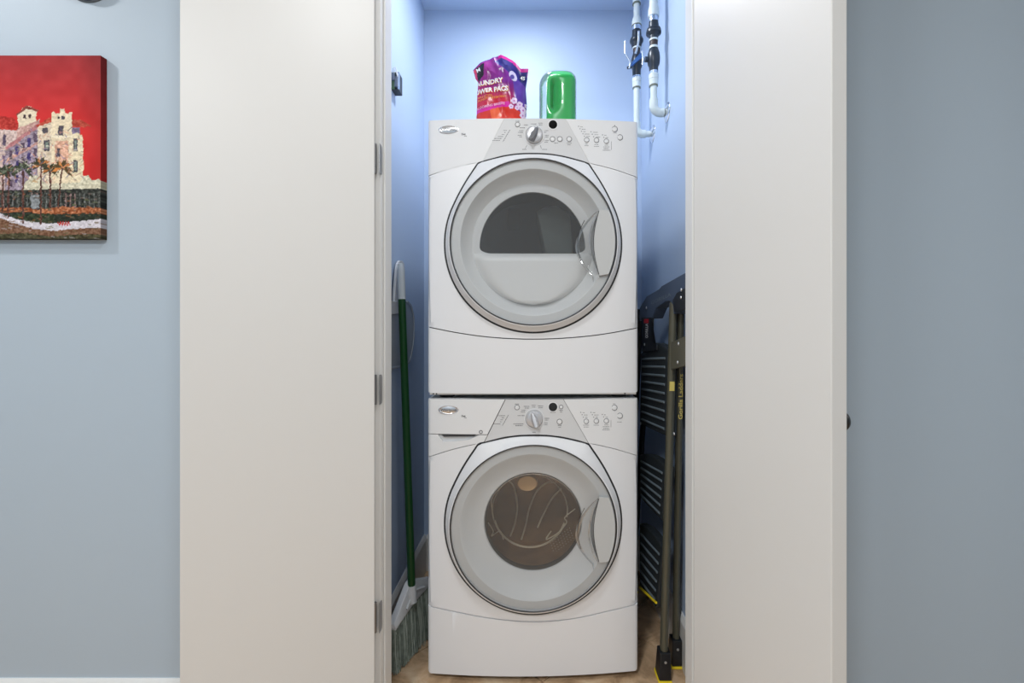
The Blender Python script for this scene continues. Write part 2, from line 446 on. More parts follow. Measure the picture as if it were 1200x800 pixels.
# ================================================================== WASHER AND DRYER
MY = 1.492; YAW = math.radians(0.9); HW = 0.343; BOW = 0.02
def fs(x):
    x = max(-HW, min(HW, x)); y = -BOW*(1-(x/HW)**2)
    e = abs(x)-(HW-0.012)
    if e > 0: y += 0.012*(1-math.sqrt(max(0, 1-(e/0.012)**2)))
    return y
class Machine:
    def __init__(s, name, label, z0):
        s.z0 = z0
        s.root = thing(name, label, name, (0, MY, z0), YAW)
    def P(s, u, v, off=0.0):
        """photo pixel -> local point on the bowed front (off = metres in front of it)"""
        c, sn = math.cos(-YAW), math.sin(-YAW)
        rot = lambda p: Vector((p.x*c-p.y*sn, p.x*sn+p.y*c, p.z))
        o = rot(Vector((0, 0, CZ))-s.root.location); d = rot(Vector(((u-U0)/F, 1, -(v-V0)/F)))
        t = MY
        for _ in range(12):
            p = o+d*t; t += (fs(p.x)-off-p.y)/d.y
        p = o+d*t; p.x = max(-HW, min(HW, p.x))
        return p
    def Q(s, u, v, y):
        """photo pixel -> local point on the plane y"""
        c, sn = math.cos(-YAW), math.sin(-YAW)
        rot = lambda p: Vector((p.x*c-p.y*sn, p.x*sn+p.y*c, p.z))
        o = rot(Vector((0, 0, CZ))-s.root.location); d = rot(Vector(((u-U0)/F, 1, -(v-V0)/F)))
        return o+d*((y-o.y)/d.y)
    def panel(s, name, pts, m, parent=None, thick=0.014, off=0.0, bevel=0.0016, step=0.02):
        """polygon of (x, z) wrapped on the bowed front"""
        bm = bmesh.new()
        f = bm.faces.new([bm.verts.new((x, 0, z)) for x, z in pts])
        bmesh.ops.triangulate(bm, faces=[f])
        xs = [k*step for k in range(-40, 41)]+[sg*(HW-q) for sg in (-1, 1) for q in (0.012, 0.008, 0.005, 0.0025, 0.001)]
        lo, hi = min(p[0] for p in pts), max(p[0] for p in pts)
        for x in xs:
            if lo+1e-4 < x < hi-1e-4:
                bmesh.ops.bisect_plane(bm, geom=bm.verts[:]+bm.edges[:]+bm.faces[:], plane_co=(x, 0, 0), plane_no=(1, 0, 0), dist=1e-5)
        ff = bm.faces[:]
        r = bmesh.ops.extrude_face_region(bm, geom=ff)
        nv = [g for g in r['geom'] if isinstance(g, bmesh.types.BMVert)]
        ns = set(nv)
        for v in bm.verts:
            v.co.y = fs(v.co.x)-off+(thick if v in ns else 0)
        return finish(name, bm, m, parent or s.root, smooth=35, bevel=bevel)
    def front_loft(s, inner, outer, cz, K=10):
        """front sheet as a radial loft: from the door opening out to the panel border (both run from the left shoulder down and round to the right one)"""
        def pol(P_):
            a = np.array([math.atan2(z-cz, x) for x, z in P_]); r = np.array([math.hypot(x, z-cz) for x, z in P_])
            a = np.where(a > math.pi/2, a-2*math.pi, a)          # shoulder angle becomes about -4.07, running up to +0.93
            return a, r
        ai, ri = pol(inner); ao, ro = pol(outer)
        lo, hi = max(ai[0], ao[0]), min(ai[-1], ao[-1])
        A = sorted(set([round(float(x), 6) for x in np.linspace(lo, hi, 170)]+[round(float(x), 6) for x in ao if lo < x < hi]))
        def hit(a):                                              # exact ray / polyline intersection
            c, sn = math.cos(a), math.sin(a); best = None
            for (x0, z0), (x1, z1) in zip(outer[:-1], outer[1:]):
                z0 -= cz; z1 -= cz
                den = c*(z1-z0)-sn*(x1-x0)
                if abs(den) < 1e-12: continue
                t = (x0*(z1-z0)-z0*(x1-x0))/den; u = (x0*sn-z0*c)/den
                if t > 0 and -1e-4 <= u <= 1+1e-4: best = t if best is None else min(best, t)
            return best if best else float(np.interp(a, ao, ro))
        bm = bmesh.new(); rows = []
        for a in A:
            r0 = float(np.interp(a, ai, ri)); r1 = max(hit(a), r0+0.0004); row = []
            for k in range(-1, K+2):
                t = min(1, max(0, k/K)); r = r0+(r1-r0)*t; x = max(-HW, min(HW, r*math.cos(a)))
                y = fs(x)
                if k == -1 or k == K+1: y += 0.013
                row.append(bm.verts.new((x, y, cz+r*math.sin(a))))
            rows.append(row)
        for p, q in zip(rows[:-1], rows[1:]):
            for k in range(len(p)-1): bm.faces.new((p[k], p[k+1], q[k+1], q[k]))
        return finish('front_panel', bm, 'enamel', s.root, smooth=35)
    def marks(s, name, segs, m='print_grey', off=0.0004):
        """tiny printed strokes: list of (u0, v0, u1, v1, width_px)"""
        bm = bmesh.new()
        for u0, v0, u1, v1, wd in segs:
            du, dv = u1-u0, v1-v0; L = math.hypot(du, dv) or 1
            nu, nv = -dv/L*wd/2, du/L*wd/2
            bm.faces.new([bm.verts.new(s.P(u, v, off)) for u, v in ((u0-nu, v0-nv), (u1-nu, v1-nv), (u1+nu, v1+nv), (u0+nu, v0+nv))])
        o = finish(name, bm, m, s.root, recalc=False)
        return o
    def ring(s, name, u, v, r0, r1, m, h=0.0006, n=28):
        """flat washer-shaped print or a button; r in px"""
        bm = bmesh.new(); c = s.P(u, v); k = MY/F
        prof = [(r0*k, -h), (r1*k, -h), (r1*k, 0.004)] if r0 > 0 else [(0, -h), (r1*k*0.9, -h), (r1*k, -h*0.4), (r1*k, 0.004)]
        lathe(bm, prof, n, 'y', (c.x, c.y, c.z))
        return finish(name, bm, m, s.root, smooth=35)

def word(u, v, n=5, hpx=1.3, gap=0.5, align='l', seed=0):
    """strokes that stand for an unreadably small printed word"""
    r = random.Random(seed*7919+int(u*31+v*17)); out = []; wd = n
    x = u if align == 'l' else (u-wd if align == 'r' else u-wd/2)
    end = x+wd
    while x < end-0.3:
        k = r.uniform(0.7, 1.6); out.append((x, v, min(x+k, end), v, hpx*r.uniform(0.5, 0.8))); x += k+gap*0.6
    return out

def door_outline(cz, grow=0.0):
    """door base outline (x, z) by angle: a circle with two shoulders at the top"""
    R = 0.2837; cor = (0.1795, 0.2550)
    right = []
    c_ang = math.atan2(cor[1], cor[0])
    pl = [(R*math.cos(math.radians(22)), R*math.sin(math.radians(22)))]
    # straight-ish flank up to the shoulder, then the arch to the top
    a = Vector((*pl[0], 0)); b = Vector((cor[0]+0.004, cor[1]-0.010, 0)); c = Vector((cor[0]-0.010, cor[1]+0.004, 0)); t = Vector((0, R+0.001, 0))
    flank = [a.lerp(b, k/10)+Vector((0.004*math.sin(math.pi*k/10), 0.002*math.sin(math.pi*k/10), 0)) for k in range(11)]
    sh = [b+(Vector((cor[0]-0.0005, cor[1]-0.001, 0))-b)*0.7, c+(Vector((cor[0]-0.0005, cor[1]-0.001, 0))-c)*0.7]
    arch = [c.lerp(t, k/10)+Vector((0, 0.009*math.sin(math.pi*k/10), 0)) for k in range(11)]
    arch = [c.lerp(t, k/12) + Vector((0, 0.0085*math.sin(math.pi*k/12)*(0.6+0.4*k/12), 0)) for k in range(13)]
    poly = flank+sh+arch
    full_ = []
    for k in range(-90, 22, 3): full_.append((R*math.cos(math.radians(k)), R*math.sin(math.radians(k))))
    full_ += [(p.x, p.y) for p in poly]
    left = [(-x, y) for x, y in full_[::-1]][1:-1]
    pts = full_+left
    if grow:
        out = []
        for x, y in pts:
            L = math.hypot(x, y); out.append((x*(1+grow/L), y*(1+grow/L)))
        pts = out
    return [(x, y+cz) for x, y in pts]           # counter-clockwise from the bottom

def radial(pts, cz, n):
    """sample an outline at n equal angles about (0, cz)"""
    pol = [(math.atan2(z-cz, x), math.hypot(x, z-cz)) for x, z in pts]
    pol.sort(); pol = [(pol[-1][0]-2*math.pi, pol[-1][1])]+pol+[(pol[0][0]+2*math.pi, pol[0][1])]
    out = []
    for j in range(n):
        a = -math.pi+2*math.pi*j/n
        r = np.interp(a, [p[0] for p in pol], [p[1] for p in pol]); out.append((a, r))
    return out

def loft(bm, rings, close_last=False):
    for A, B in zip(rings[:-1], rings[1:]):
        n = len(A)
        for j in range(n): bm.faces.new((A[j], A[(j+1) % n], B[(j+1) % n], B[j]))

def build_machine(kind):
    dry = kind == 'dryer'
    if dry: mc = Machine('dryer', 'white front-loading dryer with half-round dark window stacked on top', 0.8985)
    else: mc = Machine('washer', 'white front-loading washer with round brown window standing on the floor', 0.0)
    R = mc.root; P = mc.P
    zz = lambda u, v: (P(u, v).x, P(u, v).z)
    cz = P(625, 285).z if dry else P(625, 615).z
    vt = (142, 145) if dry else (466.5, 466.5)
    ztop = P(502, 142).z-0.001 if dry else P(502, 467).z
    zbot = P(502, 460).z if dry else P(502, 786).z
    # seam between console and front, at the sides
    sL = (P(502, 207 if dry else 535).z); sR = (P(747, 209 if dry else 533.5).z)
    out = door_outline(cz, 0.0060)
    # outline points of the shoulder, for splitting the console from the front
    n = len(out)
    right_sh = max(range(n), key=lambda i: out[i][0]*0.6+out[i][1]); left_sh = max(range(n), key=lambda i: -out[i][0]*0.6+out[i][1])
    g = 0.0011
    shR, shL = out[right_sh], out[left_sh]
    zs = lambda x: (lambda t: shL[1]*(1-t)+sL*t - 0.010*math.sin(math.pi*t)*-0.35)((-x-(-shL[0]))/(HW-(-shL[0]))) if x < 0 else (lambda t: shR[1]*(1-t)+sR*t + 0.0035*math.sin(math.pi*t))((x-shR[0])/(HW-shR[0]))
    seamL = [(x, zs(x)) for x in np.linspace(-HW, shL[0], 9)]
    seamR = [(x, zs(x)) for x in np.linspace(shR[0], HW, 9)]
    arch = out[right_sh:left_sh+1][::-1]                      # left to right over the top
    lower = out[left_sh:]+out[:right_sh+1]                    # left shoulder, down round the bottom, right shoulder
    # --- front panel (U round the door)
    low = [(502, 383), (540, 390.5), (580, 395.5), (625, 397.3), (670, 395.5), (710, 391), (747, 384)] if dry else \
          [(502, 708), (540, 718), (580, 725), (625, 728.3), (670, 725), (710, 716.5), (747, 706)]
    lowc = smooth_pts([(*zz(u, v), 0) for u, v in low], 4); lowc = [(p.x, p.y) for p in lowc]
    lowc[0] = (-HW, lowc[0][1]); lowc[-1] = (HW, lowc[-1][1])
    mc.front_loft(lower, [(x, z-g) for x, z in seamL][::-1]+[(x, z+0.0016) for x, z in lowc]+[(x, z-g) for x, z in seamR][::-1], cz)
    # --- lower panel
    c = 0.010
    lp = [(x, z-0.0016) for x, z in lowc]+[(HW, zbot+c), (HW-c*0.3, zbot+c*0.3), (HW-c, zbot), (-HW+c, zbot), (-HW+c*0.3, zbot+c*0.3), (-HW, zbot+c)]
    mc.panel('lower_panel', lp[::-1], 'enamel', bevel=0.003, off=0.001)
    # --- console: left, centre, right
    xa_t, xa_b = P(591 if dry else 592, 140 if dry else 468).x, P(565 if dry else 566.5, 188 if dry else 513).x
    xb_t, xb_b = P(663 if dry else 660.5, 140 if dry else 468).x, P(691 if dry else 690, 190 if dry else 521).x
    zb_c = shL[1]
    def xa(z): return xa_b+(xa_t-xa_b)*(z-zb_c)/(ztop-zb_c)
    def xb(z): return xb_b+(xb_t-xb_b)*(z-zb_c)/(ztop-zb_c)
    gap = 0.0002 if dry else 0.0011
    ar = [(x, z+0.0) for x, z in arch]
    arL = [p for p in ar if p[0] < xa(p[1])-gap]; arC = [p for p in ar if xa(p[1])+gap < p[0] < xb(p[1])-gap]; arR = [p for p in ar if p[0] > xb(p[1])+gap]
    def arch_z(x): return float(np.interp(x, [p[0] for p in ar], [p[1] for p in ar]))
    zaL = arch_z(xa_b); zaR = arch_z(xb_b)
    seamLu = [(x, z+g) for x, z in seamL[:-1]]; seamRu = [(x, z+g) for x, z in seamR[1:]]
    tl = [(-HW, ztop-0.006), (-HW+0.002, ztop-0.002), (-HW+0.006, ztop)]
    tr = [(HW-0.006, ztop), (HW-0.002, ztop-0.002), (HW, ztop-0.006)]
    if dry:
        left = seamLu+arL+[(xa(zaL)-gap, zaL), (xa_t-gap, ztop)]+tl[::-1]
        mc.panel('console_left', left, 'console_light', bevel=0.0008)
    else:
        zd = P(540, 509).z; xd = xa(zd)-gap
        drawer = mc.panel('dispenser_drawer', [(-HW, zd+g), (xd, zd+g), (xa_t-gap, ztop)]+tl[::-1], 'console_light', bevel=0.0012)
        # fixed strip under the drawer, with the finger pull cut into it
        pk = [zz(*q) for q in ((513, 510), (519, 517.5), (533, 517.3), (550, 515), (562, 511.5))]
        strip = seamLu+arL+[(xa(zaL)-gap, zaL), (xd, zd-g), (pk[-1][0], zd-g)]+pk[::-1][1:-1]+[(pk[0][0], zd-g), (-HW, zd-g)]
        mc.panel('console_left', strip, 'console_light', bevel=0.0010)
        pb = [pk[0], *pk[1:], (pk[-1][0], zd+0.004), (pk[0][0], zd+0.004)]
        mc.panel('finger_pull', pb, 'console_grey', thick=0.003, off=-0.010, bevel=0)
        mc.panel('pull_lip', [zz(517, 509.5), zz(520, 511.8), zz(555, 511.4), zz(558, 509.5)], 'seam_dark', thick=0.003, off=-0.004, bevel=0)
        box_ = mc.ring('symbol', 563.5, 506, 1.3, 2.2, 'print_grey'); 
    mc.panel('control_panel', [(xa(zaL)+gap, zaL)]+arC+[(xb(zaR)-gap, zaR), (xb_t-gap, ztop), (xa_t+gap, ztop)], 'console_grey', bevel=0.0006)
    g2 = 0.0002
    mc.panel('console_right', [(xb(zaR)+g2, zaR)]+arR+seamRu+tr[::-1]+[(xb_t+g2, ztop)], 'console_light', bevel=0.0008)
    # --- cabinet shell (open front) and the dark plate behind the seams
    bm = bmesh.new(); t = 0.012; y0, y1 = 0.014, 0.655
    zc0, zc1 = zbot, ztop
    abox(bm, -HW, -HW+t, y0, y1, zc0, zc1); abox(bm, HW-t, HW, y0, y1, zc0, zc1)
    abox(bm, -HW+t, HW-t, y0, y1, zc1-t, zc1); abox(bm, -HW+t, HW-t, y0, y1, zc0, zc0+t); abox(bm, -HW+t, HW-t, y1-t, y1, zc0+t, zc1-t)
    finish('cabinet', bm, 'enamel', R, bevel=0.002)
    bm = bmesh.new(); N = 96
    def ringpts(fr, y): return [bm.verts.new((fr(a)*math.cos(a), y, cz+fr(a)*math.sin(a))) for a in [2*math.pi*j/N for j in range(N)]]
    def rect(a):
        x0, x1, z0_, z1_ = -HW+0.004, HW-0.004, zc0+0.004, zc1-0.004
        cx, sx = math.cos(a), math.sin(a)
        tx = (x1 if cx > 0 else x0)/cx if abs(cx) > 1e-9 else 1e9
        tz = ((z1_ if sx > 0 else z0_)-cz)/sx if abs(sx) > 1e-9 else 1e9
        return min(tx, tz)
    loft(bm, [ringpts(rect, 0.016), ringpts(rect, 0.010), ringpts(lambda a: 0.205, 0.010), ringpts(lambda a: 0.205, 0.016)])
    finish('seam_backing', bm, 'seam_dark', R)
    if dry:
        bm = bmesh.new(); abox(bm, -HW+0.006, HW-0.006, 0.004, 0.40, zbot-0.0065, zbot+0.002)
        finish('base_rail', bm, 'console_light', R, bevel=0.001)
        for sx in (-0.325, -0.315, 0.30):
            bm = bmesh.new(); lathe(bm, [(0, -0.0012), (0.0022, -0.001), (0.0028, 0)], 10, 'y', (sx, 0.004, zbot-0.0032)); finish('screw', bm, 'seam_dark', R, smooth=40)
    # --- feet
    for fx in (-0.29, 0.29):
        for fy in (0.06, 0.60):
            bm = bmesh.new(); hz = 0.0 if not dry else ZW_TOP-mc.z0+0.0003
            lathe(bm, [(0, hz), (0.024, hz), (0.026, hz+0.004), (0.020, hz+0.010), (0.012, hz+0.012), (0.012, zbot+0.002), (0, zbot+0.002)], 20, 'z', (fx, fy, 0))
            finish('foot', bm, 'seam_dark', R, smooth=40)
    # --- door: white frame lofted from the shouldered base to a circle
    FY = -0.047; N = 144
    bas = radial(door_outline(cz, 0.0), cz, N)
    bm = bmesh.new()
    def ring(fr, fy):
        L = []
        for a, rb in bas:
            r = fr(rb); x, z = r*math.cos(a), cz+r*math.sin(a); L.append(bm.verts.new((x, fy(x) if callable(fy) else fy, z)))
        return L
    mixr = lambda t_, rt: (lambda rb: rb*(1-t_)+rt*t_)
    rings = [ring(lambda rb: rb, lambda x: fs(x)+0.012), ring(lambda rb: rb, lambda x: fs(x)-0.003), ring(lambda rb: rb-0.002, lambda x: fs(x)-0.0055),
             ring(mixr(0.45, 0.2690), lambda x: (fs(x)-0.006)*0.5+(-0.034)*0.5), ring(mixr(1, 0.2690), FY+0.006), ring(mixr(1, 0.2675), FY+0.001), ring(mixr(1, 0.2650), FY), ring(mixr(1, 0.2625), FY+0.002), ring(mixr(1, 0.2615), FY+0.010)]
    loft(bm, rings)
    dr = finish('door', bm, 'enamel', R, smooth=32)
    # rubber shadow gap round the door base
    bm = bmesh.new()
    A = [(a, r) for a, r in bas]
    r0 = [bm.verts.new(((r-0.003)*math.cos(a), fs(r*math.cos(a))+0.0015, cz+(r-0.003)*math.sin(a))) for a, r in A]
    r1 = [bm.verts.new(((r+0.010)*math.cos(a), fs(r*math.cos(a))+0.0025, cz+(r+0.010)*math.sin(a))) for a, r in A]
    loft(bm, [r0, r1]); finish('door_gasket', bm, 'outline_rubber', R, smooth=60)
    # chrome bead inside the frame
    bm = bmesh.new(); lathe(bm, [(0.2628+0.0024*math.cos(k*math.pi/4), FY+0.0012+0.0024*math.sin(k*math.pi/4)) for k in range(8)], 120, 'y', (0, 0, cz), close=True)
    finish('chrome_bead', bm, 'bead_dark', dr, smooth=60)
    # liner band and cone
    rin = 0.1993 if dry else 0.159
    bm = bmesh.new(); lathe(bm, [(0.2625, FY+0.010), (0.2600, FY+0.007), (0.2335, FY+0.007)], 120, 'y', (0, 0, cz))
    finish('liner_band', bm, 'liner_band', dr, smooth=30)
    bm = bmesh.new()
    if dry: prof = [(0.2335, FY+0.007), (0.2317, FY+0.008), (0.224, -0.026), (0.212, -0.006), (rin, 0.006)]
    else: prof = [(0.2335, FY+0.007), (0.2317, FY+0.008), (0.222, -0.030), (0.200, -0.012), (0.178, -0.001), (rin+0.003, 0.003), (rin, 0.008)]
    lathe(bm, prof, 120, 'y', (0, 0, cz))
    finish('liner_cone', bm, 'liner_white', dr, smooth=30)
    if dry:
        # back plate with the half-round window
        d0 = [mc.Q(u, v, 0.006) for u, v in ((562, 289), (563.5, 293), (567, 295.6), (573, 296.3))]
        wl, wr = mc.Q(562, 290, 0.006), mc.Q(686, 290, 0.006); wt = mc.Q(623, 225, 0.006); wb = mc.Q(623, 296.3, 0.006)
        hw_ = (wr.x-wl.x)/2; xc = (wr.x+wl.x)/2
        D = []
        for k in range(0, 181, 5):
            a = math.radians(k); D.append((xc+hw_*math.cos(a), wl.z+(wt.z-wl.z)*math.sin(a)))
        rr = wl.z-wb.z
        for k in range(1, 8): a = math.pi+math.pi/2*k/8; D.append((xc-hw_+rr*1.7+rr*1.7*math.cos(a), wl.z+rr*math.sin(a)))
        D += [(xc-hw_+rr*1.7, wb.z), (xc, wb.z), (xc+hw_-rr*1.7, wb.z)]
        for k in range(1, 8): a = 1.5*math.pi+math.pi/2*k/8; D.append((xc+hw_-rr*1.7+rr*1.7*math.cos(a), wl.z+rr*math.sin(a)))
        wcx, wcz = xc, wb.z+0.05
        N2 = 144
        pol = sorted((math.atan2(z-wcz, x-wcx), math.hypot(x-wcx, z-wcz)) for x, z in D)
        pol = [(pol[-1][0]-2*math.pi, pol[-1][1])]+pol+[(pol[0][0]+2*math.pi, pol[0][1])]
        bm = bmesh.new(); A1, B1, B2 = [], [], []
        for j in range(N2):
            a = -math.pi+2*math.pi*j/N2; r = np.interp(a, [p[0] for p in pol], [p[1] for p in pol])
            # circle of radius rin about (0, cz), seen from the window centre
            ox, oz = wcx, wcz-cz; b_ = ox*math.cos(a)+oz*math.sin(a); cc = ox*ox+oz*oz-rin*rin; Rr = -b_+math.sqrt(b_*b_-cc)
            A1.append(bm.verts.new((wcx+Rr*math.cos(a), 0.006, wcz+Rr*math.sin(a))))
            B1.append(bm.verts.new((wcx+r*math.cos(a), 0.006, wcz+r*math.sin(a)))); B2.append(bm.verts.new((wcx+r*math.cos(a), 0.020, wcz+r*math.sin(a))))
        loft(bm, [A1, B1, B2]); finish('liner_plate', bm, 'liner_grey', dr, smooth=30)
        bm = bmesh.new(); bm.faces.new([bm.verts.new((wcx+(x-wcx)*1.0, 0.014, wcz+(z-wcz)*1.0)) for x, z in D])
        finish('window_pane', bm, 'dryer_glass', dr)
        # bulged lower filler below the window: lofted from the flat edge down to the circle
        bm = bmesh.new(); rows = []
        ztp = wb.z-0.002; zbt = cz-rin*0.985
        for i in range(22):
            t_ = i/21; z = ztp+(zbt-ztp)*t_
            hwz = math.sqrt(max(1e-6, (rin*0.985)**2-(z-cz)**2))
            dep = 0.006-0.030*(min(1, t_/0.14))**0.5*(1-0.25*t_)
            row = []
            for j in range(25):
                q = -1+2*j/24; e = (1-abs(q)**10)
                row.append(bm.verts.new((hwz*q, 0.006+(dep-0.006)*e if i < 21 else 0.004-0.012*e, z)))
            rows.append(row)
        for i in range(21):
            for j in range(24): bm.faces.new((rows[i][j], rows[i][j+1], rows[i+1][j+1], rows[i+1][j]))
        finish('liner_shelf', bm, 'liner_white', dr, smooth=60)
        # drum inside
        bm = bmesh.new(); lathe(bm, [(0.20, 0.018), (0.26, 0.03), (0.26, 0.45), (0, 0.45)], 64, 'y', (0, 0, cz))
        finish('drum', bm, 'drum_dark', R, smooth=30)
        c_ = mc.Q(602, 257, 0.13); bm = bmesh.new()
        prism(bm, [(c_.x+x*0.8, 0.13, c_.z+z*0.8) for x, z in ((-0.028, -0.042), (-0.022, -0.048), (0.022, -0.048), (0.028, -0.042), (0.028, 0.042), (0.02, 0.05), (-0.02, 0.05), (-0.028, 0.042))], (0, 0.009, 0))
        finish('drum_vent', bm, 'drum_vent', R)
        # pale block modelled for the reflection at the right of the window
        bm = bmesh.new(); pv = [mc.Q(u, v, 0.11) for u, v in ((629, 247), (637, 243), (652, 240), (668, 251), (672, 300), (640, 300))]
        prism(bm, pv, (0, 0.13, 0)); finish('window_reflection', bm, 'reflection_grey', R, bevel=0.006)
    else:
        # window rim, glass bowl and steel drum
        bm = bmesh.new(); lathe(bm, [(rin, 0.008), (rin-0.001, 0.006), (rin-0.003, 0.009), (rin-0.003, 0.03)], 96, 'y', (0, 0, cz))
        finish('window_rim', bm, 'gasket', dr, smooth=40)
        bm = bmesh.new(); lathe(bm, [((rin-0.0035)*math.cos(k*math.pi/24), 0.014+0.022*math.sin(k*math.pi/24)**1.5) for k in range(12)]+[(0, 0.036)], 72, 'y', (0, 0, cz))
        finish('window_bowl', bm, 'washer_glass', dr, smooth=60)
        bm = bmesh.new(); lathe(bm, [(0.158, 0.032), (0.185, 0.05), (0.185, 0.07), (0.235, 0.085), (0.235, 0.36), (0.10, 0.375), (0, 0.365)], 72, 'y', (0, 0, cz))
        finish('drum', bm, 'drum_steel', R, smooth=30)
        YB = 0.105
        def curve(name, pts, y, rad, m='pale_refraction'):
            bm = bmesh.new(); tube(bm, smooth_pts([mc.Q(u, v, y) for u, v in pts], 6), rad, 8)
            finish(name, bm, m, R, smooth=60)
        refr_curves = [[(596, 563), (602, 570), (606, 590), (604, 610), (598, 628)], [(652, 565), (640, 566), (628, 577), (620, 597), (616, 615), (611, 632)], [(658, 572), (646, 585), (636, 604), (630, 618)]]  # streaks refracted in the glass, modelled as raised pale curves
        for rb in refr_curves: curve('pale_refraction', rb, 0.34, 0.0036)
        curve('pale_refraction', [(621+44*math.cos(math.radians(a)), 598+43*math.sin(math.radians(a))) for a in range(-200, 25, 15)], 0.30, 0.0028)
        curve('pale_refraction', [(621+43*math.cos(math.radians(a)), 598+43*math.sin(math.radians(a))) for a in range(20, 165, 12)], 0.28, 0.0042)
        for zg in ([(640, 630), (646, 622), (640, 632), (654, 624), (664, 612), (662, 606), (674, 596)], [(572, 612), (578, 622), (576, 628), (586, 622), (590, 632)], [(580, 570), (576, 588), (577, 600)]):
            curve('pale_refraction', zg, 0.22, 0.0022)
        # perforations at the lower right
        bm = bmesh.new()
        for i in range(9):
            for j in range(5):
                u, v = 645+i*2.8+j*1.1, 636-i*2.2+j*3.0
                p = mc.Q(u, v, 0.25); lathe(bm, [(0, 0), (0.0018, 0)], 6, 'y', p)
        o = finish('drum_holes', bm, 'pale_refraction', R); o['kind'] = 'stuff'
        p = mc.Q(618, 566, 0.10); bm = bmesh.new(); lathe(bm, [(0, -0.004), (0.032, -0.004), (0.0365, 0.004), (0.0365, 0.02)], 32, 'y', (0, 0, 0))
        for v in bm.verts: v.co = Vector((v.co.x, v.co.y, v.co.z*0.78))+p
        finish('drum_reflection', bm, 'drum_reflection', R, smooth=40)  # beige disc modelled where a reflection shows in the washer window
    # --- clear outer lens of the door, slightly domed
    bm = bmesh.new(); lathe(bm, [(0.2612, FY+0.0012), (0.20, FY+0.0012), (0.14, FY+0.0012), (0.07, FY+0.0012), (0, FY+0.0012)], 96, 'y', (0, 0, cz))
    finish('door_lens', bm, 'door_clear', dr, smooth=60)
    # --- grip at the right of the lens
    dx = lambda u: (u-U0)/F*(MY+FY); vc = 282.3 if dry else 619.5
    ang = [math.radians(a) for a in np.linspace(-23.5, 22.5, 13)]
    arcp = [(0.2570*math.cos(a), 0.2570*math.sin(a)) for a in ang]
    zt, zb_ = 0.100, -0.107
    chord = [(0.207-0.017*math.sin(math.pi*k/12)**1.0, zt+(zb_-zt)*k/12) for k in range(13)]
    bm = bmesh.new(); prism(bm, [(x, FY-0.006, cz+z) for x, z in arcp+chord], (0, 0.012, 0))
    hd = finish('door_handle', bm, 'handle_grey', dr, bevel=0.0018, smooth=30)
    cres = [(0.2068-0.0275*math.sin(math.pi*k/12)**0.9, zt-0.004+(zb_+0.008-zt)*k/12) for k in range(13)]
    inner = [(0.2055-0.017*math.sin(math.pi*k/12), zt-0.004+(zb_+0.008-zt)*k/12) for k in range(13)]
    bm = bmesh.new(); mid = [((a[0]*0.45+b[0]*0.55), a[1]) for a, b in zip(cres, inner)]
    A = [bm.verts.new((x, FY-0.0050, cz+z)) for x, z in cres]; B = [bm.verts.new((x, FY+0.004, cz+z)) for x, z in mid]; C = [bm.verts.new((x, FY+0.0065, cz+z)) for x, z in inner]
    for X, Y in ((A, B), (B, C)):
        for k in range(12): bm.faces.new((X[k], X[k+1], Y[k+1], Y[k]))
    finish('handle_recess', bm, 'chrome', hd, smooth=60)
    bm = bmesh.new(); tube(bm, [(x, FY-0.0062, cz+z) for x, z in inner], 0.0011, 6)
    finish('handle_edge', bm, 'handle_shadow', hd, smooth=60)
    # scooped clear pocket beside it
    bm = bmesh.new(); rows = []
    for i in range(13):
        t_ = i/12; z = zt+(zb_-0.022-zt)*t_
        xr = 0.2055-0.0275*math.sin(math.pi*min(1, t_*1.10))**0.9 if t_*1.10 < 1 else 0.2055-0.018*(t_*1.1-1)/0.1
        wd = 0.048*math.sin(math.pi*t_**1.15)**0.7
        row = []
        for j in range(11):
            q = j/10; row.append(bm.verts.new((xr-wd*q, FY-0.004+0.016*math.sin(math.pi*q)**0.8*math.sin(math.pi*t_)**0.6-0.004*q, cz+z)))
        rows.append(row)
    for i in range(12):
        for j in range(10): bm.faces.new((rows[i][j], rows[i][j+1], rows[i+1][j+1], rows[i+1][j]))
    bmesh.ops.remove_doubles(bm, verts=bm.verts[:], dist=1e-5)
    finish('handle_scoop', bm, 'scoop_clear', hd, smooth=70)
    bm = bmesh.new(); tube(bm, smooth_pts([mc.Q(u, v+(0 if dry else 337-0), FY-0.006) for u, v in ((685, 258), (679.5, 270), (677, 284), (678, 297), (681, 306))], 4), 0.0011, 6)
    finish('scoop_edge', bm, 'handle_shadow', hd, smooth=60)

    # --- badge
    bu, bv = (526.5, 152) if dry else (526, 480)
    p = P(bu, bv); k = MY/F
    ax_, az_ = 12*k, (4.6 if dry else 4.9)*k
    bm = bmesh.new(); prof = [(1, 0.003), (1, -0.0015), (0.93, -0.0030), (0.86, -0.0028), (0.82, -0.0022), (0.5, -0.0036), (0, -0.0042)]
    lathe(bm, prof, 40, 'y')
    for v in bm.verts: v.co = Vector((v.co.x*ax_, v.co.y, v.co.z*az_))+p
    bd = finish('badge', bm, 'badge_chrome', R, smooth=40)
    tb = text_bm('Whirlpool', 0.0125, 0.0002, 'CENTER')
    for v in tb.verts: v.co = Vector((p.x+v.co.x, p.y-0.0046, p.z+v.co.y-0.0042))
    finish('badge_lettering', tb, 'print_grey', bd, recalc=False)
    q = P(541.5, 157.5 if dry else 487.5)
    tb = text_bm('Duet', 0.0085, 0.0003, 'LEFT')
    for v in tb.verts: v.co = Vector((q.x-0.002+v.co.x*0.75, fs(q.x+v.co.x)-0.0006, q.z+v.co.y-0.002))
    finish('badge_small', tb, 'print_grey', R, recalc=False)
    mc.marks('badge_marks', word(544, 159.5 if dry else 489.5, 3, 1.0))['kind'] = 'stuff'

    # --- knob with dial
    ku, kv = (626, 158.5) if dry else (626, 490.5)
    p = P(ku, kv)
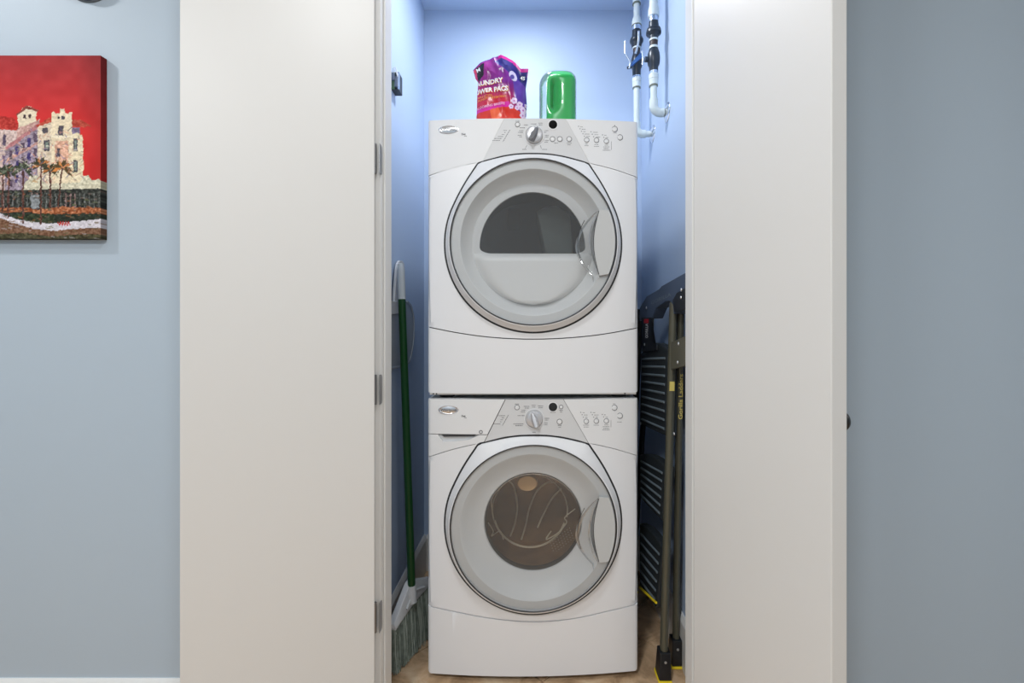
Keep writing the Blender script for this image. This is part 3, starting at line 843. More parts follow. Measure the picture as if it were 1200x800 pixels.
    bm = bmesh.new(); lathe(bm, [(0.0325, 0.004), (0.0325, -0.0012), (0.0315, -0.0020), (0.0295, -0.0014), (0.0295, 0.004)], 56, 'y', p)
    finish('dial_ring', bm, 'console_light', R, smooth=40)
    bm = bmesh.new(); lathe(bm, [(0.0265, 0.004), (0.0265, -0.006), (0.0240, -0.0115), (0.022, -0.0125), (0, -0.0135)], 56, 'y', p)
    kb = finish('knob', bm, 'knob_silver', R, smooth=30)
    bm = bmesh.new(); hl, h = 0.026, 0.018
    pr = [(-0.010, -hl*0.93), (-0.0115, 0), (-0.006, hl*0.8), (0, hl), (0.006, hl*0.8), (0.0115, 0), (0.010, -hl*0.93), (0, -hl)]
    b0 = [bm.verts.new((x, -0.0115, z)) for x, z in pr]; b1 = [bm.verts.new((x*0.45, -0.0115-h*(0.62+0.38*(-z/hl)), z*0.92)) for x, z in pr]
    n_ = len(pr)
    for i in range(n_): bm.faces.new((b0[i], b0[(i+1) % n_], b1[(i+1) % n_], b1[i]))
    bm.faces.new(b1[::-1])
    bmesh.ops.rotate(bm, verts=bm.verts[:], cent=(0, 0, 0), matrix=Matrix.Rotation(math.radians(24 if dry else -18), 3, 'Y'))
    bmesh.ops.translate(bm, verts=bm.verts[:], vec=p)
    finish('knob_grip', bm, 'knob_dark' if dry else 'knob_silver', kb, bevel=0.0015)
    # --- display port and buttons
    dv = 146 if dry else 476.7
    mc.ring('display_rim', 648, dv, 5.0, 5.9, 'console_light', 0.001)
    mc.ring('display_port', 648, dv, 0, 5.1, 'display_black' if dry else 'display_grey', 0.0012)
    if dry: btn = [(606.5, 146, 3.0), (647.5, 163, 3.2), (656, 163, 3.2), (667, 163, 3.2), (687.5, 164, 3.1), (699, 164.4, 3.1), (710.5, 165.5, 3.1), (720.3, 151.3, 3.5), (726.5, 161, 3.5)]
    else: btn = [(606, 477.3, 3.1), (657.6, 476.7, 2.5), (655.7, 494, 3.3), (687, 493.5, 3.1), (698.8, 493.2, 3.1), (710.5, 493, 3.1), (720, 477.5, 3.5), (726.3, 487, 3.5)]
    for u, v, r in btn:
        mc.ring('button_ring', u, v, r-0.55, r, 'print_grey', 0.0007)
        mc.ring('button', u, v, 0, r-0.75, 'console_light', 0.0014)
    sg = []
    for u, v, r in btn:
        if r < 3.4: sg += [(u-0.9, v+0.4, u+0.9, v-0.4, 0.9)]
    if dry:
        sg += [(597.5, 152, 589.3, 166, 0.45)]
        for i, (x, n_) in enumerate(((594.5, 4.5), (593, 2), (591, 3), (589.5, 6), (588, 9), (586, 9))): sg += word(x, 152.8+i*2.35, n_, 1.0, align='r'); sg += [(597-i*1.35, 152.8+i*2.35, 598-i*1.35, 152.8+i*2.35, 0.4)]
        for u, v, n_ in ((606.5, 142, 5), (616.5, 146.3, 5), (625.5, 145.2, 6), (633.5, 144.2, 5), (633.5, 146.2, 4), (612, 149.7, 6), (611, 153, 5), (610, 155, 6), (609, 158.5, 4.5), (610, 160.3, 3), (640.5, 153, 5), (639, 155, 3), (641, 158.5, 5), (640.5, 160.3, 4), (641, 164.6, 5), (640, 166.5, 4), (614.5, 175, 4.5), (638, 175, 6), (651.7, 167.5, 4.5), (667, 167.6, 5.5), (667, 169.6, 4)): sg += word(u, v, n_, 1.1, align='c')
        for i, n_ in enumerate((3, 4.5, 2.5, 6, 5)): sg += [(677.5+i*1.7, 148+i*2.9, 678.6+i*1.7, 148+i*2.9, 0.9)]; sg += word(680+i*1.7, 148.6+i*2.8, n_, 0.9)
        for i, n_ in enumerate((5.5, 4.5, 5)): sg += [(692+i*1.5, 154.3+i*2.9, 693.2+i*1.5, 154.3+i*2.9, 0.9)]; sg += word(695+i*1.6, 155+i*2.8, n_, 0.9)
        for i, n_ in enumerate((2.5, 3)): sg += [(705.5+i*1.6, 158+i*2.9, 706.6+i*1.6, 158+i*2.9, 0.9)]; sg += word(708+i*1.6, 158.4+i*2.8, n_, 0.9)
        for u, v, n_ in ((687.3, 168.6, 3), (687.3, 170.6, 4.5), (699, 169.3, 5), (699, 171.4, 6), (710.5, 170, 4), (710.5, 172, 7), (710.5, 174, 6), (711, 176, 9), (720.5, 155.8, 4)): sg += word(u, v, n_, 0.9, align='c')
        sg += [(716.5, 165.5, 716.5, 175.5, 0.4), (617.5, 170, 615.5, 174, 0.45), (633, 170, 634.5, 174, 0.45)]
        sg += [(720.3, 146.3, 720.3, 148, 0.8), (723, 161, 730, 161, 0.5), (726.5, 157, 726.5, 165, 0.5)]
    else:
        sg += [(595.8, 486, 588.7, 498.5, 0.45)]
        for i, (x, n_) in enumerate(((592.5, 9), (591, 3), (589.5, 3), (588, 2), (586.5, 9))): sg += word(x, 486.9+i*2.4, n_, 1.0, align='r'); sg += [(595-i*1.4, 486.9+i*2.4, 596-i*1.4, 486.9+i*2.4, 0.4)]
        for u, v, n_ in ((606, 473.3, 5), (617, 476, 6.5), (617.5, 478, 5), (625.5, 474.7, 5), (625.5, 476.8, 4), (633.5, 475.5, 6), (633.5, 477.6, 5), (613.5, 480.5, 4.5), (613, 482.5, 5), (611, 486.8, 9), (607.5, 496.6, 12), (608.5, 498.6, 9), (641, 490, 5.5), (640.5, 492, 4), (640, 495.5, 4.5), (639.5, 497.5, 4), (626, 506.3, 4.5), (648, 483, 6), (657.6, 480.6, 4), (657.6, 482.6, 3), (655.7, 498.4, 4), (655.7, 500.4, 3)): sg += word(u, v, n_, 1.1, align='c')
        for (uu, vv, ns) in ((680, 483, (2.5, 4, 2.5)), (692, 483, (3, 5, 2.5)), (705.3, 485.5, (2, 2.5))):
            for i, n_ in enumerate(ns): sg += [(uu+i*1.6, vv+i*2.8, uu+1.1+i*1.6, vv+i*2.8, 0.9)]; sg += word(uu+2.8+i*1.6, vv+0.4+i*2.7, n_, 0.9)
        for u, v, n_ in ((687, 498, 7), (687, 500.2, 6), (698.8, 498, 6.5), (710.5, 497.7, 4.5), (710.5, 499.7, 8), (710.5, 501.7, 7), (710.5, 503.5, 9), (726, 494.3, 5.5), (720, 473, 3.5)): sg += word(u, v, n_, 0.9, align='c')
        sg += [(716, 492, 716, 500.5, 0.4)]
    mc.marks('printed_markings', sg)['kind'] = 'stuff'
    mc.top = ztop+mc.z0
    return mc
ZW_TOP = 0.0
washer = build_machine('washer')
ZW_TOP = washer.top                       # the dryer feet rest here
dryer = build_machine('dryer')
DRYER_TOP = CZ+(V0-142)/F*1.488-0.003

# ================================================================== PAINTING
def pip(X, Y, poly):
    ins = np.zeros(X.shape, bool); n = len(poly)
    for i in range(n):
        x0, y0 = poly[i]; x1, y1 = poly[(i+1) % n]
        if y0 == y1: continue
        c = ((y0 > Y) != (y1 > Y)) & (X < (x1-x0)*(Y-y0)/(y1-y0)+x0)
        ins ^= c
    return ins
def vnoise(X, Y, s, seed):
    r = np.random.default_rng(seed); G = r.random((256, 256))
    x, y = X/s, Y/s; xi, yi = np.floor(x).astype(int), np.floor(y).astype(int); fx, fy = x-xi, y-yi
    fx, fy = fx*fx*(3-2*fx), fy*fy*(3-2*fy)
    g = lambda a, b: G[a % 256, b % 256]
    return (g(xi, yi)*(1-fx)+g(xi+1, yi)*fx)*(1-fy)+(g(xi, yi+1)*(1-fx)+g(xi+1, yi+1)*fx)*fy
def paint_picture(X, Y):
    """X, Y in photo pixels; returns sRGB 0-255"""
    C = np.zeros(X.shape+(3,))
    n1 = vnoise(X, Y, 3.0, 1)-0.5; n2 = vnoise(X, Y, 1.3, 2)-0.5; n3 = vnoise(X, Y, 9, 3)-0.5
    t = np.clip((Y-65)/90, 0, 1)[..., None]
    C[:] = np.array([160, 36, 40])*(1-t)+np.array([214, 36, 34])*t
    C += (n3*14)[..., None]
    C *= (1-0.16*np.clip((X-88)/30, 0, 1))[..., None]
    x = X+n1*1.6+n2*0.9; y = Y+vnoise(X, Y, 2.6, 5)*1.6-0.8
    def fill(poly, col, jit=18, seed=0):
        m = pip(x, y, poly); j = (vnoise(X, Y*1.3, 2.2, 20+seed)-0.5)*jit*2+(n2*jit)
        C[m] = np.array(col)+j[m][:, None]
    def R(x0, y0, x1, y1): return [(x0, y0), (x1, y0), (x1, y1), (x0, y1)]
    cream = (226, 208, 176); warm = (214, 178, 150)
    # left part of the building, running out of the picture to the left
    fill([(-60, 150), (22, 148), (22, 232), (-60, 236)], (196, 172, 164), 30, 9)
    fill([(-58, 152), (-50, 138), (-10, 134), (16, 138), (24, 152)], (176, 44, 34), 26, 1)
    for k in range(-52, 14, 11): fill(R(k, 158, k+4, 170), (86, 72, 92), 14, 2); fill(R(k, 182, k+4, 196), (104, 84, 110), 14, 3)
    fill([(20, 136), (27, 126), (34, 124), (43, 129), (41, 150), (22, 152)], (222, 206, 178), 16, 4)
    fill([(19, 134), (31, 123.5), (45, 129), (44, 131), (31, 127), (20, 136)], (132, 60, 48), 16, 5)
    for k in (27, 33.5): fill(R(k, 134, k+3, 139), (70, 52, 54), 10, 6)
    # receding violet facade
    fill([(20, 150), (47, 140), (47, 160), (20, 170)], (190, 150, 140), 30, 7)
    fill([(6, 172), (47, 143), (47, 222), (6, 228)], (148, 132, 146), 38, 7)
    fill([(6, 172), (47, 143), (47, 148), (6, 177)], (178, 118, 120), 22, 8)
    fill([(8, 186), (47, 164), (47, 168), (8, 190)], (184, 140, 132), 22, 8)
    for i, xx in enumerate((11, 18, 25, 32, 39.5)):
        yt = 176-(xx-6)*0.70
        for r_ in range(3): fill(R(xx, yt+4+r_*17, xx+3.6, yt+14+r_*16), (62, 50, 104) if i % 2 else (84, 66, 84), 20, 10+r_)
    # front block
    fill([(44, 147), (62, 138), (62, 216), (44, 218)], (212, 194, 170), 26, 11)
    fill([(42, 147.5), (62, 136), (62, 142), (44, 149)], (178, 70, 48), 24, 12)
    fill([(84, 140), (96, 141), (108, 147.5), (99, 149), (84, 148)], (172, 62, 44), 24, 13)
    fill([(84, 149), (94, 149), (94, 160), (84, 160)], (120, 106, 132), 22, 13)
    fill([(60, 134), (60, 131), (64, 131), (65, 133.5), (69, 133.5), (71, 128), (75, 128), (77, 133.5), (80, 133.5), (80, 131), (84.5, 131.5), (84.5, 216), (60, 216)], cream, 20, 14)
    fill([(83, 158), (90, 155), (97, 159), (98, 216), (83, 216)], (228, 212, 178), 22, 15)
    fill(R(64, 165, 80, 192), (214, 166, 140), 34, 16)
    for rct in ((67, 136, 70, 140), (72.5, 136, 75.5, 140), (68.5, 147, 74, 159), (50, 150, 56, 156), (51, 164, 58, 177), (86, 162, 91, 177), (86, 187, 91, 202), (66, 174, 70, 184)): fill(R(*rct), (72, 66, 74), 22, 17)
    for rct in ((53, 166, 56, 175), (87.3, 164, 89.6, 175), (87.3, 190, 89.6, 200)): fill(R(*rct), (116, 128, 118), 26, 17)
    fill(R(60, 159, 84, 161), (238, 226, 200), 10, 18)
    # white terrace line with arched gables
    fill([(26, 220), (30, 214), (36, 206), (43, 205), (49, 212), (56, 216), (94, 213), (97, 207), (103, 205), (108, 211), (116, 210), (124, 217), (124, 223), (26, 225)], (204, 197, 172), 30, 19)
    fill([(37, 214), (40, 209), (45, 213)], (190, 160, 120), 16, 20)
    # porch
    fill([(-100, 224), (124, 221), (124, 254), (-100, 258)], (46, 48, 42), 40, 21)
    for k in np.arange(-92, 122, 5.6): fill(R(k, 226, k+1.6, 247), (92, 94, 90) if int(k) % 3 else (128, 104, 100), 40, 22)
    fill(R(36, 228, 46, 244), (128, 132, 134), 28, 23)
    # hedges
    fill([(-100, 246), (30, 243), (44, 246), (70, 242), (124, 244), (124, 252), (-100, 252)], (158, 92, 54), 46, 24)
    fill([(-100, 251), (30, 248), (56, 251), (90, 250), (124, 250), (124, 264), (60, 264), (-100, 260)], (34, 42, 28), 20, 25)
    for k in (20, 30, 40, 50, 57): fill([(k+7*math.cos(a), 256+6*math.sin(a)) for a in np.linspace(0, 6.28, 12)], (44, 54, 30), 28, 26)
    # path and ground
    fill([(-100, 256), (0, 250), (22, 258), (60, 262), (124, 256), (124, 282), (-100, 282)], (206, 200, 206), 22, 27)
    fill([(-100, 260), (0, 255), (14, 261), (40, 268), (60, 270), (124, 266), (124, 282), (-100, 282)], (118, 84, 62), 26, 28)
    fill([(-100, 276), (30, 273), (60, 277), (100, 274), (124, 275), (124, 282), (-100, 282)], (66, 62, 38), 24, 29)
    # palms
    for k, (px, py, pb, rr, orange) in enumerate(((-70, 196, 260, 11, 0), (-40, 200, 258, 10, 0), (-14, 198, 258, 11, 1), (3, 203, 250, 9, 0), (10, 200, 256, 9, 0), (27, 198, 262, 10, 0), (48, 193, 263, 10, 1), (59, 199, 244, 8, 1), (73, 197, 244, 11, 2))):
        fill([(px-1.0, py), (px+1.2, py), (px+(0.9 if px != 73 else -4), pb), (px-(1.2 if px != 73 else 6), pb)], (84, 48, 38), 24, 40+k)
        for q in range(13):
            a = math.pi*(0.86+1.28*q/12)+(0 if q % 2 else 0.1); L = rr*1.35*(0.8+0.3*((q*7) % 5)/5)
            ex, ey = px+L*math.cos(a), py+L*math.sin(a)*1.0+L*0.22
            nx, ny = -math.sin(a)*2.0, math.cos(a)*2.0
            col = ((48, 54, 36), (58, 56, 34), (84, 66, 34))[orange]
            if q % 4 == 1: col = ((96, 104, 84), (176, 110, 60), (206, 128, 62))[orange]
            fill([(px, py), ((px+ex)/2+nx, (py+ey)/2+ny-1), (ex, ey), ((px+ex)/2-nx, (py+ey)/2-ny-1)], col, 16, 60+q)
    # loose dabs of light and dark over the building and the hedges
    rd = np.random.default_rng(11)
    for q in range(420):
        dx, dy = rd.uniform(-60, 98), rd.uniform(150, 222)
        if not pip(np.array([[dx]]), np.array([[dy]]), [(-60, 152), (8, 172), (46, 146), (60, 136), (84, 136), (96, 160), (98, 210), (-60, 222)])[0, 0]: continue
        c0 = [(240, 230, 206), (176, 130, 118), (120, 108, 140), (98, 80, 82), (214, 150, 120), (150, 140, 120)][rd.integers(6)]
        L_, a_ = rd.uniform(1.2, 3.6), rd.uniform(-1.2, 1.2)+math.pi/2*(rd.random() < 0.6)
        m = (np.abs((X-dx)*math.cos(a_)+(Y-dy)*math.sin(a_)) < L_) & (np.abs(-(X-dx)*math.sin(a_)+(Y-dy)*math.cos(a_)) < 0.55)
        C[m] = C[m]*0.35+np.array(c0)*0.65
    for q in range(300):
        dx, dy = rd.uniform(-96, 122), rd.uniform(224, 280)
        c0 = [(30, 36, 24), (96, 104, 66), (170, 92, 48), (120, 90, 80), (64, 66, 60)][rd.integers(5)] if dy < 258 else [(170, 164, 170), (120, 92, 70), (96, 90, 60)][rd.integers(3)]
        L_ = rd.uniform(1.0, 3.2)
        m = (np.abs(X-dx) < L_) & (np.abs(Y-dy-(X-dx)*0.15) < 0.7)
        C[m] = C[m]*0.45+np.array(c0)*0.55
    # signature
    sx = np.array([68, 70, 71, 73, 74, 76, 77, 79, 80, 82]); sy = np.array([261, 264, 260, 264, 260, 264, 261, 264, 260, 263])
    for a in range(len(sx)-1):
        d = np.abs((X-sx[a])*(sy[a+1]-sy[a])-(Y-sy[a])*(sx[a+1]-sx[a]))/math.hypot(sx[a+1]-sx[a], sy[a+1]-sy[a])
        m = (d < 0.55) & (X >= min(sx[a], sx[a+1])-0.3) & (X <= max(sx[a], sx[a+1])+0.3) & (Y > 259) & (Y < 265); C[m] = (188, 40, 36)
    return np.clip(C, 0, 255)
def lin(c):
    c = np.asarray(c)/255.0
    return np.where(c <= 0.04045, c/12.92, ((c+0.055)/1.055)**2.4)
def grid_mesh(name, V, Fc, cols, m, parent, smooth=None):
    me = bpy.data.meshes.new(name); me.from_pydata(V.tolist(), [], Fc); me.update()
    at = me.color_attributes.new('paint', 'FLOAT_COLOR', 'POINT')
    ca = np.ones((len(V), 4), dtype=np.float32); ca[:, :3] = cols
    at.data.foreach_set('color', ca.ravel())
    return link_mesh(name, me, m, parent, smooth)
PY = WALL_Y-0.019
pl, pr_, pt, pb = (-96-U0)/F*PY, (118-U0)/F*PY, CZ-(65-V0)/F*PY, CZ-(279.5-V0)/F*PY
paint = thing('painting', 'unframed canvas painting of a cream hotel with palms under a red sky', 'painting', ((pl+pr_)/2, WALL_Y, pb))
nx_, nz_ = 300, 300
gx = np.linspace(pl, pr_, nx_); gz = np.linspace(pt, pb, nz_)
GX, GZ = np.meshgrid(gx, gz)
PU = GX/PY*F+U0; PV = V0-(GZ-CZ)/PY*F
cols = lin(paint_picture(PU, PV)).reshape(-1, 3)
V = np.stack([GX-(pl+pr_)/2, np.full_like(GX, PY-WALL_Y), GZ-pb], -1).reshape(-1, 3)
Fc = [(i*nx_+j, i*nx_+j+1, (i+1)*nx_+j+1, (i+1)*nx_+j) for i in range(nz_-1) for j in range(nx_-1)]
Fc = [f[::-1] for f in Fc]
grid_mesh('canvas_face', V, Fc, cols, 'oil_paint', paint)
# painted canvas edges wrap round the stretcher
def edge_strip(name, pts_front, colv):
    n = len(pts_front); Vv = np.array([[x-(pl+pr_)/2, PY-WALL_Y, z-pb] for x, z in pts_front]+[[x-(pl+pr_)/2, -0.0005, z-pb] for x, z in pts_front])
    Ff = [(i, i+1, n+i+1, n+i) for i in range(n-1)]
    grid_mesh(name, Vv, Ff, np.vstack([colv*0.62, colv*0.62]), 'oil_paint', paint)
C2 = cols.reshape(nz_, nx_, 3)
edge_strip('canvas_edge', [(pr_, z) for z in gz], C2[:, -1]); edge_strip('canvas_edge', [(pl, z) for z in gz], C2[:, 0])
edge_strip('canvas_edge', [(x, pt) for x in gx], C2[0]); edge_strip('canvas_edge', [(x, pb) for x in gx], C2[-1])
bm = bmesh.new(); W2 = (pr_-pl)/2; H2 = pt-pb
for b in ((-W2+.001, W2-.001, -0.018, 0, 0.001, 0.035), (-W2+.001, W2-.001, -0.018, 0, H2-0.035, H2-.001), (-W2+.001, -W2+0.035, -0.018, 0, 0.035, H2-0.035), (W2-0.035, W2-.001, -0.018, 0, 0.035, H2-0.035)): abox(bm, *b)
finish('stretcher', bm, 'bottle_rib', paint)

# round grey device high on the left wall, only its lower rim in view
c = ray(97, -4.5, WALL_Y-0.02)
dv = thing('wall_detector', 'round grey device on the wall above the painting, cut off by the top edge', 'detector', (c.x, WALL_Y, c.z+0.072))
bm = bmesh.new(); lathe(bm, [(0, -0.032), (0.04, -0.031), (0.064, -0.024), (0.070, -0.014), (0.070, 0)], 56, 'y'); finish('cover', bm, 'device_grey', dv, smooth=40)
bm = bmesh.new(); lathe(bm, [(0.074, -0.006), (0.076, -0.004), (0.076, 0), (0.066, 0), (0.066, -0.006)], 56, 'y'); finish('mount_ring', bm, 'device_grey', dv, smooth=40)

# ================================================================== WIRING BOX on the left closet wall
bx0, bx1, by0, by1, z0, z1 = CL, CL+0.029, 1.665, 1.715, 2.010, 2.082
o_ = (CL, (by0+by1)/2, z0)
wb = thing('wiring_box', 'small open wiring box with green board and loose wires on the closet wall', 'wiring', o_)
box('housing', bx0, bx1-0.002, by0+0.006, by1, z0, z1-0.006, 'box_dark', wb, 0.0015, o_)
box('circuit_board', bx0, bx0+0.013, by0, by0+0.006, z0+0.002, z1-0.010, 'board_green', wb, 0.0005, o_)
box('terminal_block', bx0+0.004, bx0+0.015, by0-0.008, by0, z0+0.030, z0+0.056, 'chip_grey', wb, 0.002, o_)
box('relay', bx0+0.013, bx1-0.004, by0-0.004, by0+0.006, z0+0.008, z0+0.046, 'chip_grey', wb, 0.002, o_)
box('latch', bx1-0.006, bx1, by0, by0+0.010, z0+0.002, z0+0.060, 'pipe_steel', wb, 0.001, o_)
for k in range(3):
    bm = bmesh.new(); tube(bm, [Vector(q)-Vector(o_) for q in smooth_pts([(bx0+0.006+k*0.002, by0-0.004, z0+0.05), (bx0+0.010+k*0.003, by0-0.010, z1-0.004-k*0.006), (bx0+0.020, by0-0.008, z1+0.001-k*0.008), (bx1-0.004, by0-0.003, z0+0.050-k*0.004)], 8)], 0.0012, 6)
    finish('wire', bm, 'wire_white', wb, smooth=60)

# ================================================================== PIPES on the right closet wall
def pipe(name, label, pu, D, ev, fu, segs, handle):
    X = (pu-U0)/F*D; ez = CZ-(ev-V0)/F*D; zf = lambda v: CZ-(v-V0)/F*D
    r = 0.0125
    o = thing(name, label, 'pipe', (X, D, ez), 0, 'laundry supply pipes')
    L = lambda p: Vector(p)-Vector((X, D, ez))
    bm = bmesh.new(); tube(bm, [L((X, D, ez+0.02)), L((X, D, CEIL-0.001))], r, 24); finish('riser', bm, 'pvc', o, smooth=40)
    # elbow and stub into the wall
    R_ = 0.026; re = 0.0165
    arc = [(X+R_-R_*math.cos(a), D, ez+R_-R_*math.sin(a)) for a in np.linspace(0, math.pi/2, 9)]
    bm = bmesh.new(); tube(bm, [L((X, D, ez+0.050)), L((X, D, ez+0.028))]+[L(a) for a in arc]+[L((X+R_+0.012, D, ez))], re, 24); finish('elbow', bm, 'pvc', o, smooth=40)
    bm = bmesh.new(); tube(bm, [L((X+R_, D, ez)), L((CR-0.002, D, ez))], r, 24); finish('stub', bm, 'pvc', o, smooth=40)
    bm = bmesh.new(); lathe(bm, [(0.013, -0.012), (0.018, -0.010), (0.030, -0.005), (0.036, -0.002), (0.037, 0)], 40, 'x', L((CR, D, ez))); finish('wall_flange', bm, 'chrome', o, smooth=40)
    for nm, v0, v1, prof, m in segs:
        za, zb = zf(v1), zf(v0); H = zb-za
        bm = bmesh.new(); lathe(bm, [(0, za)]+[(rr, za+H*t) for rr, t in prof]+[(0, zb)], 28 if nm != 'hex_nut' else 6, 'z', L((X, D, 0)))
        finish(nm, bm, m, o, smooth=35)
    return o, X, ez, zf, L
straight = lambda r: [(r, 0), (r, 1)]
seg_r = [('coupling', -14, 20, [(0.0205, 0), (0.0205, 0.25), (0.0165, 0.4), (0.0165, 1)], 'pvc'),
         ('steel_collar', 20, 26, straight(0.0175), 'pipe_steel'), ('union_nut', 26, 34, [(0.0185, 0), (0.0195, 0.3), (0.0170, 1)], 'pipe_black'),
         ('union_flange', 33.5, 41, [(0.0215, 0), (0.0285, 0.2), (0.0285, 0.5), (0.0262, 0.56), (0.0275, 0.62), (0.0255, 0.9), (0.019, 1)], 'pipe_black'),
         ('union_body', 41, 47, [(0.0165, 0), (0.0170, 0.7), (0.0215, 1)], 'pipe_black'), ('white_ring', 46.5, 48.5, straight(0.0172), 'pvc'), ('nipple', 48.5, 55, straight(0.0150), 'nipple_brown'),
         ('white_ring', 55, 57.5, straight(0.0172), 'pvc'), ('valve_body', 57.5, 84, [(0.0165, 0), (0.0170, 0.2), (0.0225, 0.34), (0.0238, 0.6), (0.0225, 0.78), (0.0170, 0.97), (0.0150, 1)], 'pipe_black'),
         ('steel_collar', 84, 87.5, straight(0.0165), 'pipe_steel'), ('coupling', 87.5, 93, straight(0.0182), 'pvc'), ('coupling', 93.3, 100, [(0.0165, 0), (0.0178, 1)], 'pvc'), ('dark_band', 100, 101.4, straight(0.0160), 'pvc_ring'), ('dark_band', 118.6, 119.4, straight(0.0130), 'pvc_ring')]
po, X, ez, zf, L = pipe('water_pipe', 'white water pipe with black union and valve body nearer the closet door', 766, 1.751, 132, 782, seg_r, False)
bm = bmesh.new(); tube(bm, [L((X-0.016, 1.751, zf(70))), L((X-0.034, 1.748, zf(70)))], 0.010, 16); finish('valve_stem', bm, 'pipe_black', po, smooth=40)
seg_l = [('coupling', -14, 4, straight(0.0165), 'pvc'), ('dark_band', 4, 5.3, straight(0.0175), 'pvc_ring'),
         ('coupling', 20, 30, [(0.0205, 0), (0.0200, 0.5), (0.0150, 0.95), (0.0135, 1)], 'pvc'), ('dark_band', 30, 31, straight(0.0205), 'pvc_ring'), ('steel_collar', 31, 36, straight(0.0190), 'pipe_steel'),
         ('union_nut', 36, 45, [(0.0215, 0), (0.0200, 0.4), (0.0185, 1)], 'pipe_black'), ('union_flange', 44.5, 51, [(0.0235, 0), (0.0280, 0.3), (0.0285, 0.6), (0.0240, 1)], 'pipe_black'),
         ('union_body', 51, 56, [(0.0190, 0), (0.0235, 1)], 'pipe_black'), ('white_ring', 55.5, 57.5, straight(0.0180), 'pvc'), ('nipple', 57.5, 62, straight(0.0150), 'nipple_brown'),
         ('valve_body', 62, 89.5, [(0.0170, 0), (0.0180, 0.3), (0.0225, 0.4), (0.0230, 0.7), (0.0165, 0.95), (0.0150, 1)], 'pipe_black'),
         ('steel_collar', 89.5, 92, straight(0.0170), 'pipe_steel'), ('coupling', 92, 96.5, straight(0.0185), 'pvc'), ('coupling', 96.8, 102.5, [(0.0165, 0), (0.0180, 1)], 'pvc'), ('dark_band', 102.5, 103.6, straight(0.0165), 'pvc_ring')]
po, X, ez, zf, L = pipe('water_pipe', 'white water pipe with blue lever valve nearer the back corner', 746, 1.964, 157, 765, seg_l, True)
Dl = 1.935
W_ = lambda u, v, d=Dl: L(ray(u, v, d))
bm = bmesh.new(); prism(bm, [W_(737.5, 79.5), W_(738.5, 75), W_(750, 62), W_(753.5, 62), W_(753, 66)], (0.004, 0.010, 0.002)); finish('valve_handle', bm, 'valve_blue', po, bevel=0.001)
for nm, pts, rr in (('lever', [(748.6, 36.5), (748.2, 48), (746.5, 57), (744.5, 63)], 0.0042), ('lever', [(732.8, 48), (732.6, 62), (733.5, 64), (738.6, 73), (737.5, 80)], 0.0028), ('lever', [(752.5, 60), (753.6, 68), (753, 76)], 0.0034)):
    bm = bmesh.new(); tube(bm, smooth_pts([W_(u, v, Dl-0.006) for u, v in pts], 5), rr, 8, flat=0.5); finish(nm, bm, 'lever_steel', po, smooth=60)
bm = bmesh.new(); tube(bm, [W_(735, 79.5), W_(739.5, 78.5)], 0.006, 10); finish('lever_pivot', bm, 'pipe_black', po, smooth=40)

# ================================================================== DETERGENT POUCH
ZD = DRYER_TOP+0.0005; YP = 1.625
pc = ((586-U0)/F*YP)
pouch = thing('detergent_pouch', 'crumpled purple and red pouch of laundry power pacs on the dryer', 'pouch', (pc, YP+0.03, ZD))
su = lambda u: (u-586)/F*YP; sv = lambda v: CZ-(v-V0)/F*YP-ZD
zl = [(0, 557.5), (sv(137), 557), (sv(110), 558), (sv(96), 559), (sv(90), 556), (sv(77), 553)]
zr = [(0, 616.5), (sv(137), 616), (sv(120), 617.5), (sv(100), 616), (sv(88), 618), (sv(75), 619.5)]
topu = [553, 560, 568, 577, 586, 593, 600, 605, 610, 614, 619.5]; topv = [76.5, 70, 65.8, 62.5, 59.8, 62, 65.5, 70, 76, 75.8, 75]
NS, NT = 150, 170
S, TT = np.meshgrid(np.linspace(0, 1, NS), np.linspace(0, 1, NT))
zt_ = sv(77)
def pouch_xz(S, TT):
    ul = np.interp(TT*zt_, [a for a, b in zl], [b for a, b in zl]); ur = np.interp(TT*zt_, [a for a, b in zr], [b for a, b in zr])
    uu = ul+(ur-ul)*S
    ztop_ = sv(np.interp(uu, topu, topv))
    return su(uu), TT*ztop_
def pouch_y(S, TT):
    T_ = 0.036*np.sin(np.pi*np.clip(S, 0, 1))**0.55*(1-0.75*TT**2.2)*(0.55+0.45*np.minimum(1, TT*6))
    wr = (vnoise(S*40+3, TT*34, 6, 51)-0.5)*0.010+(np.abs(vnoise(S*40+TT*18, TT*26-S*9, 5, 52)-0.5))*-0.016*TT+(vnoise(S*30, TT*9, 4, 53)-0.5)*0.006
    return T_+wr*np.sin(np.pi*np.clip(S, 0, 1))**0.4
PX, PZ = pouch_xz(S, TT); PYf = -pouch_y(S, TT); PYb = pouch_y(1-S, TT)*0.9
UU = PX/YP*F+586; VV = V0-(PZ+ZD-CZ)/YP*F
